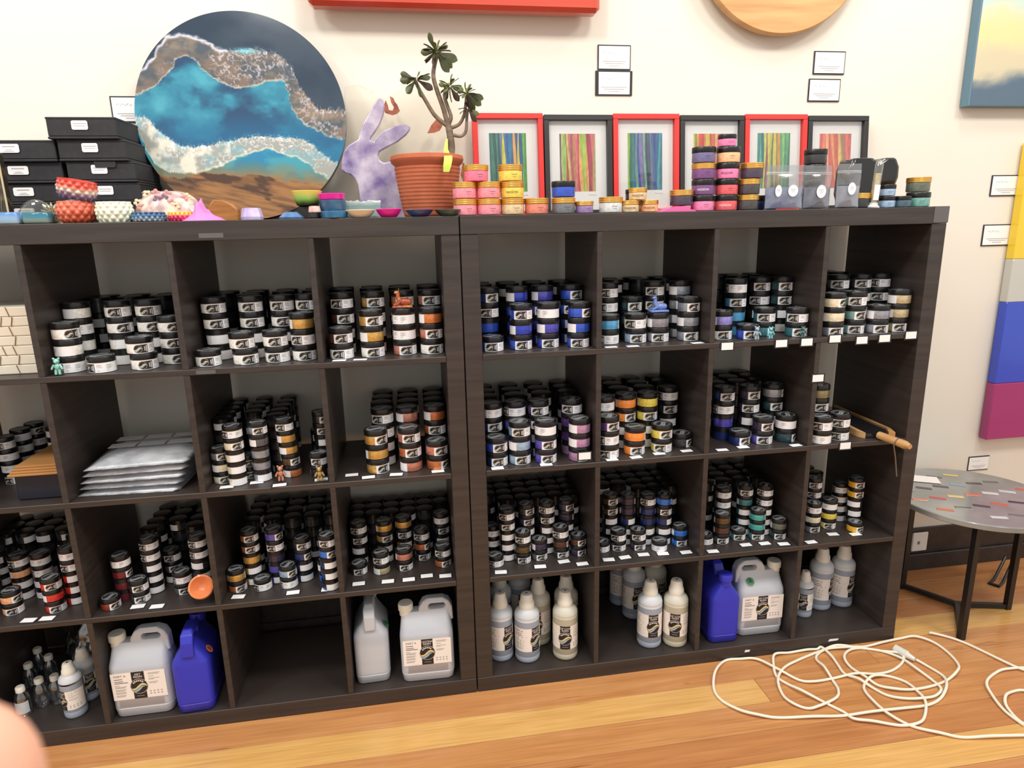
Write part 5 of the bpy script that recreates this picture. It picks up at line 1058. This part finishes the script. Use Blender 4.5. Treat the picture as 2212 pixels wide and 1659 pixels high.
for x0, z0, w_, h_, b_, lb in ((.505, 1.95, .112, .076, .004, 'upper of two signed cards right of the red slab'), (.498, 1.872, .126, .076, .011, 'lower signed card with wide black border right of the red slab'), (1.272, 1.946, .118, .074, .004, 'upper of two signed cards below the round board'), (1.26, 1.858, .120, .074, .004, 'lower of two signed cards below the round board'), (2.035, 1.53, .13, .076, .004, 'upper plain card beside the banded panel'), (2.028, 1.346, .13, .08, .004, 'lower plain card beside the banded panel'), (-.992, 1.785, .11, .074, .004, 'signed card half hidden behind the ocean disc'), (2.114, .424, .097, .062, .002, 'curled white card on the wall behind the round table')):
    r = empty('wall_card', (x0, YW-.004, z0), lb, 'card', 'small cards on the wall'); MB().cbox(0, w_, 0, .0035, 0, h_, .0005).build('backing', lab_k, r); q = MB(); q.box(b_, w_-b_*.8, -.0006, 0, .004, h_-.004, 0)
    for yy, l in ((.32, .7), (.24, .55), (.15, .3)): q.box(w_/2-w_*l/2, w_/2+w_*l/2, -.0008, -.0006, h_*yy, h_*(yy+.03), 1)
    q.tube([(w_*(.15+.05*k), -.0008, h_*(.68+.05*math.sin(k*2.4))) for k in range(9)], .0005, 4, 1); q.build('paper', [paper_m, prt_g], r)
r = empty('power_socket', (1.922, YW-.0102, .128), 'white power socket plate on the black baseboard', 'socket'); MB().cbox(-.036, .036, -.009, 0, -.042, .042, .003).build('plate', M('white_plate', (232, 230, 224), .4), r); MB().cbox(-.012, -.002, -.0105, -.009, -.01, .004, .001).build('switch', M('switch_grey', (120, 120, 118), .4), r)
# ================================================================ ROUND TABLE
r = empty('round_table', (1.86, .135, 0), 'low round grey resin table with coloured inlays and black legs', 'table'); tm = M('grey_resin_top', (128, 128, 124), .15, coat=.5, noise=(6, (150, 150, 146), 3)); bl = M('black_steel', (26, 24, 24), .4)
MB().lathe([(.268, .438), (.275, .442), (.275, .458), (.272, .461)], 80).build('table_top', tm, r, angle=40)
for x, y in ((1.717, -.043), (1.756, .295), (2.036, .088)):
    a = Vector((x-1.86, y-.135, 0)); MB().tube([a+Vector((0, 0, .001)), a+Vector((0, 0, .437))], .014, 4).build('leg', bl, r); MB().tube([a*.98+Vector((0, 0, .013)), Vector((0, 0, .013))], .0115, 4).build('floor_bar', bl, r)
ri = random.Random(8); il = [(196, 96, 60), (206, 110, 76), (120, 150, 170), (90, 92, 90), (196, 50, 70), (58, 44, 54), (200, 202, 196), (70, 68, 66), (210, 180, 90), (50, 48, 56), (190, 196, 190), (104, 104, 100)]; k = 0
for i in range(-3, 4):
    for j in range(-2, 3):
        x, y = i*.072+.02*(j % 2), j*.092
        if math.hypot(x, y) < .225: MB().cbox(-.026, .026, -.009, .009, 0, .0012, .0005).build('inlay', M('inlay_%d' % (k % 12), il[k % 12], .25, coat=.4), r, (x, y, .4612), (0, 0, -.5+ri.uniform(-.15, .15))); k += 1
o = MB().cbox(-.05, .05, -.035, .035, 0, .001, .0003).build('paper_sign', M('sign_paper', (240, 232, 228), .6), loc=(1.80, .30, .4632), rot=(0, 0, -.5)); tag(o, 'white paper sign lying on the round table', 'sign')
o = MB().tube([(2.229, .30, .085), (2.15, .262, .012), (2.116, .25, .006), (2.135, .222, .006), (2.16, .232, .012), (2.25, .28, .09)], .006, 8).build('wire_stand', bl); tag(o, 'black bent wire stand foot behind the round table', 'stand')
# ================================================================ CORD
def crom(P, m=8):
    P = [Vector(p) for p in P]; out = []
    for i in range(len(P)-1):
        p0, p1, p2, p3 = P[max(i-1, 0)], P[i], P[i+1], P[min(i+2, len(P)-1)]
        for t in np.linspace(0, 1, m, endpoint=False): out.append(.5*((2*p1)+(-p0+p2)*t+(2*p0-5*p1+4*p2-p3)*t*t+(-p0+3*p1-3*p2+p3)*t**3))
    return out+[P[-1]]
def floorpath(pts): return crom([(lambda p, k: (p[0], min(p[1], -.008), .0052+.005*(k % 4 == 1)+.003*(k % 3 == 0)))(atZ(1500+x/3.107, 1280+y/3.107, .006), k) for k, (x, y) in enumerate(pts)])
P1 = [(2300, 960), (2000, 970), (1800, 970), (1650, 945), (1460, 895), (1300, 820), (1200, 730), (1140, 650), (1150, 600), (1200, 570), (1300, 560), (1420, 600), (1500, 670), (1550, 740), (1545, 830), (1500, 880), (1380, 890), (1200, 870), (1070, 850), (1000, 800), (870, 735), (720, 670), (620, 610), (550, 560), (530, 480), (540, 420), (600, 360), (700, 330), (780, 335), (850, 370), (920, 430), (960, 480), (1010, 545), (1100, 590), (1200, 640), (1300, 690), (1420, 715), (1540, 715), (1620, 690), (1655, 650), (1600, 590), (1480, 510), (1380, 440), (1250, 390), (1120, 372), (960, 365), (850, 390), (700, 450), (600, 510), (560, 590), (590, 680), (650, 740), (750, 775), (830, 770), (950, 710), (965, 650), (930, 590), (870, 510), (820, 450), (830, 410), (900, 380), (1050, 372), (1150, 360), (1270, 335), (1380, 305), (1480, 300), (1600, 335), (1700, 400), (1770, 480), (1760, 540), (1690, 590), (1580, 630), (1450, 655), (1330, 650), (1230, 620), (1150, 570), (1050, 500), (1005, 440), (1040, 390), (1130, 372), (1250, 390), (1380, 420), (1400, 460), (1330, 520), (1220, 550), (1080, 550), (930, 575), (800, 600), (700, 585), (560, 520), (420, 450), (300, 432), (200, 450), (140, 540), (130, 640), (180, 720), (300, 790), (420, 825), (560, 838), (800, 835), (1000, 825), (1200, 805), (1400, 780), (1560, 755), (1650, 710), (1690, 640), (1670, 560), (1560, 490), (1490, 455)]
cm = M('cream_cord', (234, 226, 206), .5); r = empty('extension_lead', atZ(1900, 1440, 0), 'cream extension cord coiled loosely on the floorboards', 'cord'); l0 = Vector(r.location)
MB().tube([p-l0 for p in floorpath(P1)], .0044, 8).build('cable', cm, r, angle=80); a, b = atZ(1500+1480/3.107, 1280+450/3.107, .012), atZ(1500+1345/3.107, 1280+375/3.107, .014); a, b = Vector(a)-l0, Vector(b)-l0
MB().tube([a, a.lerp(b, .35), a.lerp(b, .4), b], [.007, .011, .015, .015], 12).build('plug', M('clear_plug', (214, 212, 200), .25), r, angle=40)
o = MB().tube(floorpath([(1372, 115), (1450, 165), (1800, 330), (2150, 500), (2300, 545), (2360, 640), (2300, 700), (2212, 655), (2130, 665), (2085, 710), (2100, 770), (2212, 880), (2350, 900), (2400, 700), (2300, 520), (2100, 515), (2010, 545), (1960, 610), (1990, 680), (2080, 790), (2212, 890)]), .0044, 8).build('extension_lead', cm, angle=80); tag(o, 'second cream cord running past the table leg to the right edge', 'cord')
# ================================================================ PRICE CARDS
pcb = MB().cbox(-.023, .023, -.0145, .0145, .0001, .0005, .0001).mesh('card', lab_k); pcs = MB().cbox(-.0185, .0185, -.011, .011, .0005, .00068, .00005).mesh('sticker', paper_m)
def pcard(px, py, row, lb, vert=None):
    if vert is None: p = atZ(px, py, SH(row)); loc = (p[0], max(p[1], .0155), SH(row)); rot = (0, 0, random.uniform(-.12, .12))
    else: p = atY(px, py, vert); loc = (p[0], vert, p[2]); rot = (PI/2, 0, 0)
    r = empty('price_card', loc, lb, 'card', 'price cards on the shelves', rot=rot); put('card', pcb, r); put('sticker', pcs, r)
for row, col, L in ((1, 4, [(733, 779), (778, 777)]), (1, 6, [(1320, 750), (1367, 748), (1506, 741)]), (2, 3, [(490, 1052), (555, 1042), (604, 1048), (694, 1036)]), (2, 4, [(760, 1026), (796, 1031), (856, 1025), (946, 1018)]), (2, 5, [(1075, 1012), (1180, 1004)]), (2, 6, [(1322, 993), (1374, 988), (1424, 980), (1483, 974)]), (2, 7, [(1560, 972), (1605, 966), (1719, 962)]), (3, 1, [(62, 1340), (102, 1336)]), (3, 2, [(298, 1310), (339, 1310)]), (3, 3, [(515, 1289), (633, 1280), (708, 1273)]), (3, 4, [(775, 1261), (838, 1256), (883, 1252), (922, 1244), (962, 1244)]), (3, 5, [(1082, 1236), (1167, 1224), (1218, 1213), (1258, 1218)]), (3, 6, [(1315, 1209), (1350, 1204), (1390, 1198), (1432, 1196), (1482, 1193)]), (3, 7, [(1540, 1191), (1611, 1177), (1652, 1174), (1693, 1175)]), (3, 8, [(1752, 1171), (1799, 1154), (1848, 1154)])):
    for k, (x, y) in enumerate(L, 1): pcard(x, y, row, f"price card lying {ORD[k]} from left on the {ROWN[row]} row, {ORD[col]} cubby")
for k, (x, y, c) in enumerate(((1571, 748, 'seventh'), (1688, 742, 'seventh'), (1743, 739, 'seventh'), (1804, 732, 'eighth'), (1862, 735, 'eighth'), (1911, 731, 'eighth'), (1968, 724, 'eighth'))): pcard(x, y, 1, f"price card hanging {ORD[k+1 if k < 3 else k-2]} from left on the {c} cubby's top shelf edge", -.001)
pcard(1263, 985, 2, 'price card standing at the edge before the lilac jars', -.001); pcard(1767, 817, 2, 'price card stuck on the divider above the olive jars', -.001); pcard(1826, 963, 2, 'price card hanging under the last second row jars', -.001)
# ================================================================ LITTLE FIGURES AND OTHER SHELF THINGS
def bear(loc, s, m, lb):
    q = MB(); q.ell((0, 0, .052), (.0105, .0095, .010), 0); q.ell((0, -.0085, .050), (.005, .004, .004), 0); q.ell((0, 0, .031), (.010, .008, .013), 0)
    for k in (-1, 1): q.ell((k*.0085, 0, .0615), (.0045, .003, .0045), 0); q.tube([(k*.009, 0, .040), (k*.015, -.003, .030), (k*.018, -.004, .023)], [.0042, .0042, .0036], 8); q.tube([(k*.0055, 0, .022), (k*.0065, -.002, .010), (k*.0065, -.003, .0036)], [.005, .0052, .0048], 8)
    o = q.build('bear_figurine', m, loc=loc, angle=60); o.scale = (s,)*3; tag(o, lb, 'figurine', 'small resin bear figurines')
for px, py, row, s, c, lb in ((127, 811, 1, .72, (140, 200, 186), 'mint resin bear before the white jars'), (608, 1040, 2, .75, (190, 126, 96), 'copper resin bear before the gold jars'), (692, 1040, 2, .72, (172, 142, 86), 'gold resin bear at the right of the second row, third cubby'), (1634, 735, 1, .66, (150, 166, 180), 'silver blue resin bear before the teal jars'), (1664, 733, 1, .6, (110, 184, 196), 'aqua resin bear beside the silver blue bear'), (1737, 731, 1, .55, (70, 110, 112), 'dark teal resin bear before the last teal stack')):
    p = atZ(px, py, SH(row)); bear((p[0], max(p[1], .012), SH(row)+.0003), s, M('resin_%d_%d_%d' % c, c, .25, metal=.3, coat=.4), lb)
def figure(loc, m, lb, s=1.):
    q = MB(); q.cbox(-.034, .034, -.022, .022, .0004, .009, .003); q.ell((.008, 0, .02), (.022, .013, .013), 0); q.ell((.022, .0, .02), (.010, .013, .011), 0); q.tube([(-.006, 0, .022), (-.014, 0, .036), (-.013, 0, .05), (-.018, -.002, .055)], [.011, .008, .0065, .004], 10); q.ell((-.017, -.003, .052), (.009, .006, .006), 0); q.tube([(-.011, 0, .056), (-.009, 0, .066)], [.002, .0006], 6)
    for y in (-.012, .012): q.tube([(-.008, y, .02), (-.022, y, .013), (-.028, y, .011)], [.005, .004, .003], 8)
    o = q.build('creature_figurine', m, loc=loc, angle=60); o.scale = (s,)*3; tag(o, lb, 'figurine')
a = STACKPOS[(4, 1, 'f', 3)]; figure(a, M('amber_red_resin', (168, 76, 52), .2, coat=.5, noise=(60, (206, 150, 84), 3, .5, .7)), 'amber red seated creature figurine on the copper jar stack', .85)
a = STACKPOS[(6, 1, 'f', 3)]; figure(a, M('pale_blue_resin', (110, 136, 198), .3, coat=.4), 'pale blue lying creature figurine on the grey lilac jars', .85)
p = atZ(432, 1290, SH(3)+.03); q = MB(); q.lathe([(.022, 0), (.030, .006), (.036, .022), (.034, .034), (.029, .036), (.024, .026), (.012, .012), (.002, .010)], 40); o = q.build('tilted_bowl', M('orange_terracotta_resin', (226, 136, 84), .35, coat=.3), loc=(p[0]-.003, .05, SH(3)+.036), rot=(1.0, 0, .12), angle=50); tag(o, 'orange resin bowl tipped towards the room in the third row', 'bowl')
cordm = M('tan_string', (132, 104, 76), .7); wm = M('ivory_wrap', (228, 218, 198), .7)
for k in range(7):
    z = SH(1)+.0005+k*.0255; r = empty('wrapped_block', (-1.262, .06, z), f'{ORD[k+1]} ivory wrapped block up from the shelf in the stack at left', 'block', 'ivory wrapped blocks tied with string'); MB().cbox(-.135, .135, 0, .2, 0, .0245, .002).build('block', wm, r)
    for t in (.02+.02*(k % 3), .085): MB().tube([(t, -.0012, .0), (t+.006*((k % 2)*2-1), -.0014, .0245)], .0011, 5).build('string', cordm, r)
bagp = M('milky_bag_film', (176, 178, 184), .25, coat=.4, noise=((18, 18, 18), (214, 216, 220), 5), bump=(30, .5, .01))
for k in range(5):
    q = MB(); n = 16; vs = []
    for sg in (0, 1):
        for j in range(n+1):
            for i in range(n+1): u, v = i/n, j/n; e = min(1, 6*min(u, 1-u, v, 1-v)); vs.append(((u-.5)*.27, (v-.5)*.30, sg*e*(.014+.004*float(fbm(np.array(u*5+k), np.array(v*5))))+.0005))
    m_ = (n+1)**2; q.add(vs, [(s*m_+j*(n+1)+i, s*m_+j*(n+1)+i+1, s*m_+(j+1)*(n+1)+i+1, s*m_+(j+1)*(n+1)+i) for s in (0, 1) for j in range(n) for i in range(n)])
    o = q.build('flat_bag', bagp, loc=(-.945+.004*k, .185+.004*(k % 2), SH(2)+.0004+k*.0195), rot=(0, 0, .03*(k-2)), angle=180); tag(o, f'{ORD[k+1]} clear plastic bag up in the pile, second row', 'bag', 'pile of flat clear plastic bags')
    if k == 4:
        for i in range(3):
            for j in range(2): MB().cbox(-.036, .036, -.02, .02, 0, .0006, .0002).build('bag_label', paper_m, o, (-.08+.08*i, .075-.07*j, .0196))
nb = tag(MB().cbox(-1.24, -1.115, .05, .24, SH(2)+.0005, SH(2)+.075, .003).build('navy_box', M('navy_card', (24, 26, 40), .5)), 'dark navy box under the brown paper bags', 'box')
for k in range(4): tag(MB().cbox(-1.245+.004*k, -1.112, .03+.006*k, .25, SH(2)+.0756+k*.006, SH(2)+.0812+k*.006, .001).build('paper_bag', M('kraft_paper', (176, 124, 68), .7)), f'{ORD[k+1]} flat brown paper bag up from the navy box', 'bag', 'flat brown paper bags')
# serving board with handle
r = empty('serving_board', (1.35, .17, SH(2)+.0006), 'timber serving board with dark resin and a handle poking out', 'board'); zl = .022
tim = M('olive_timber', (206, 164, 112), .45, noise=((30, 6, 30), (180, 132, 84), 4)); mpz = lambda a, b, d: (a-1.35, b-.17, d)
MB().prism([(1.312, .03), (1.385, .02), (1.408, .06), (1.418, .355), (1.330, .36), (1.318, .12)], .001, .016, mpz).build('resin_centre', M('black_resin', (30, 30, 34), .15, coat=.5), r)
for poly in ([(1.3105, .028), (1.3165, .12), (1.328, .36), (1.318, .36), (1.302, .15), (1.298, .05)], [(1.387, .018), (1.411, .06), (1.4205, .355), (1.432, .355), (1.424, .06), (1.405, .01)]): MB().prism(poly, .0, .02, mpz).build('timber_edge', tim, r)
MB().tube([(1.35-1.35, .015-.17, .013), (1.356-1.35, -.03-.17, .013), (1.36-1.35, -.09-.17, .013), (1.362-1.35, -.108-.17, .013)], [.0125, .0125, .0135, .008], 14).build('handle', tim, r, angle=60)
MB().tube([(.005, -.235, .028), (-.012, -.236, .012), (-.002, -.238, -.03), (.004, -.238, -.06), (.012, -.238, -.10)], .002, 6).build('leather_loop', M('leather', (110, 90, 76), .7), r)
# fingertip of the person holding the camera, close to the lens
fd = [_ray(-150, 1724), _ray(-330, 1960), _ray(-620, 2380)]; fp = [Vector(CPOS+d*k) for d, k in zip(fd, (.052, .056, .066))]; tipd = (fp[0]-fp[1]).normalized()
q = MB(); q.tube([fp[0]+tipd*.0062, fp[0]+tipd*.0052, fp[0]+tipd*.003, fp[0], fp[0].lerp(fp[1], .5), fp[1], fp[2]], [.001, .0042, .0068, .0084, .0088, .009, .0095], 24); o = q.build('person', M('skin', (232, 176, 150), .5, sss=.2), angle=80); tag(o, "blurred fingertip of the person photographing, lower left corner", 'person')
MB().prism([(0, 0)], 0, 0, lambda a, b, d: (a, b, d)) if False else None
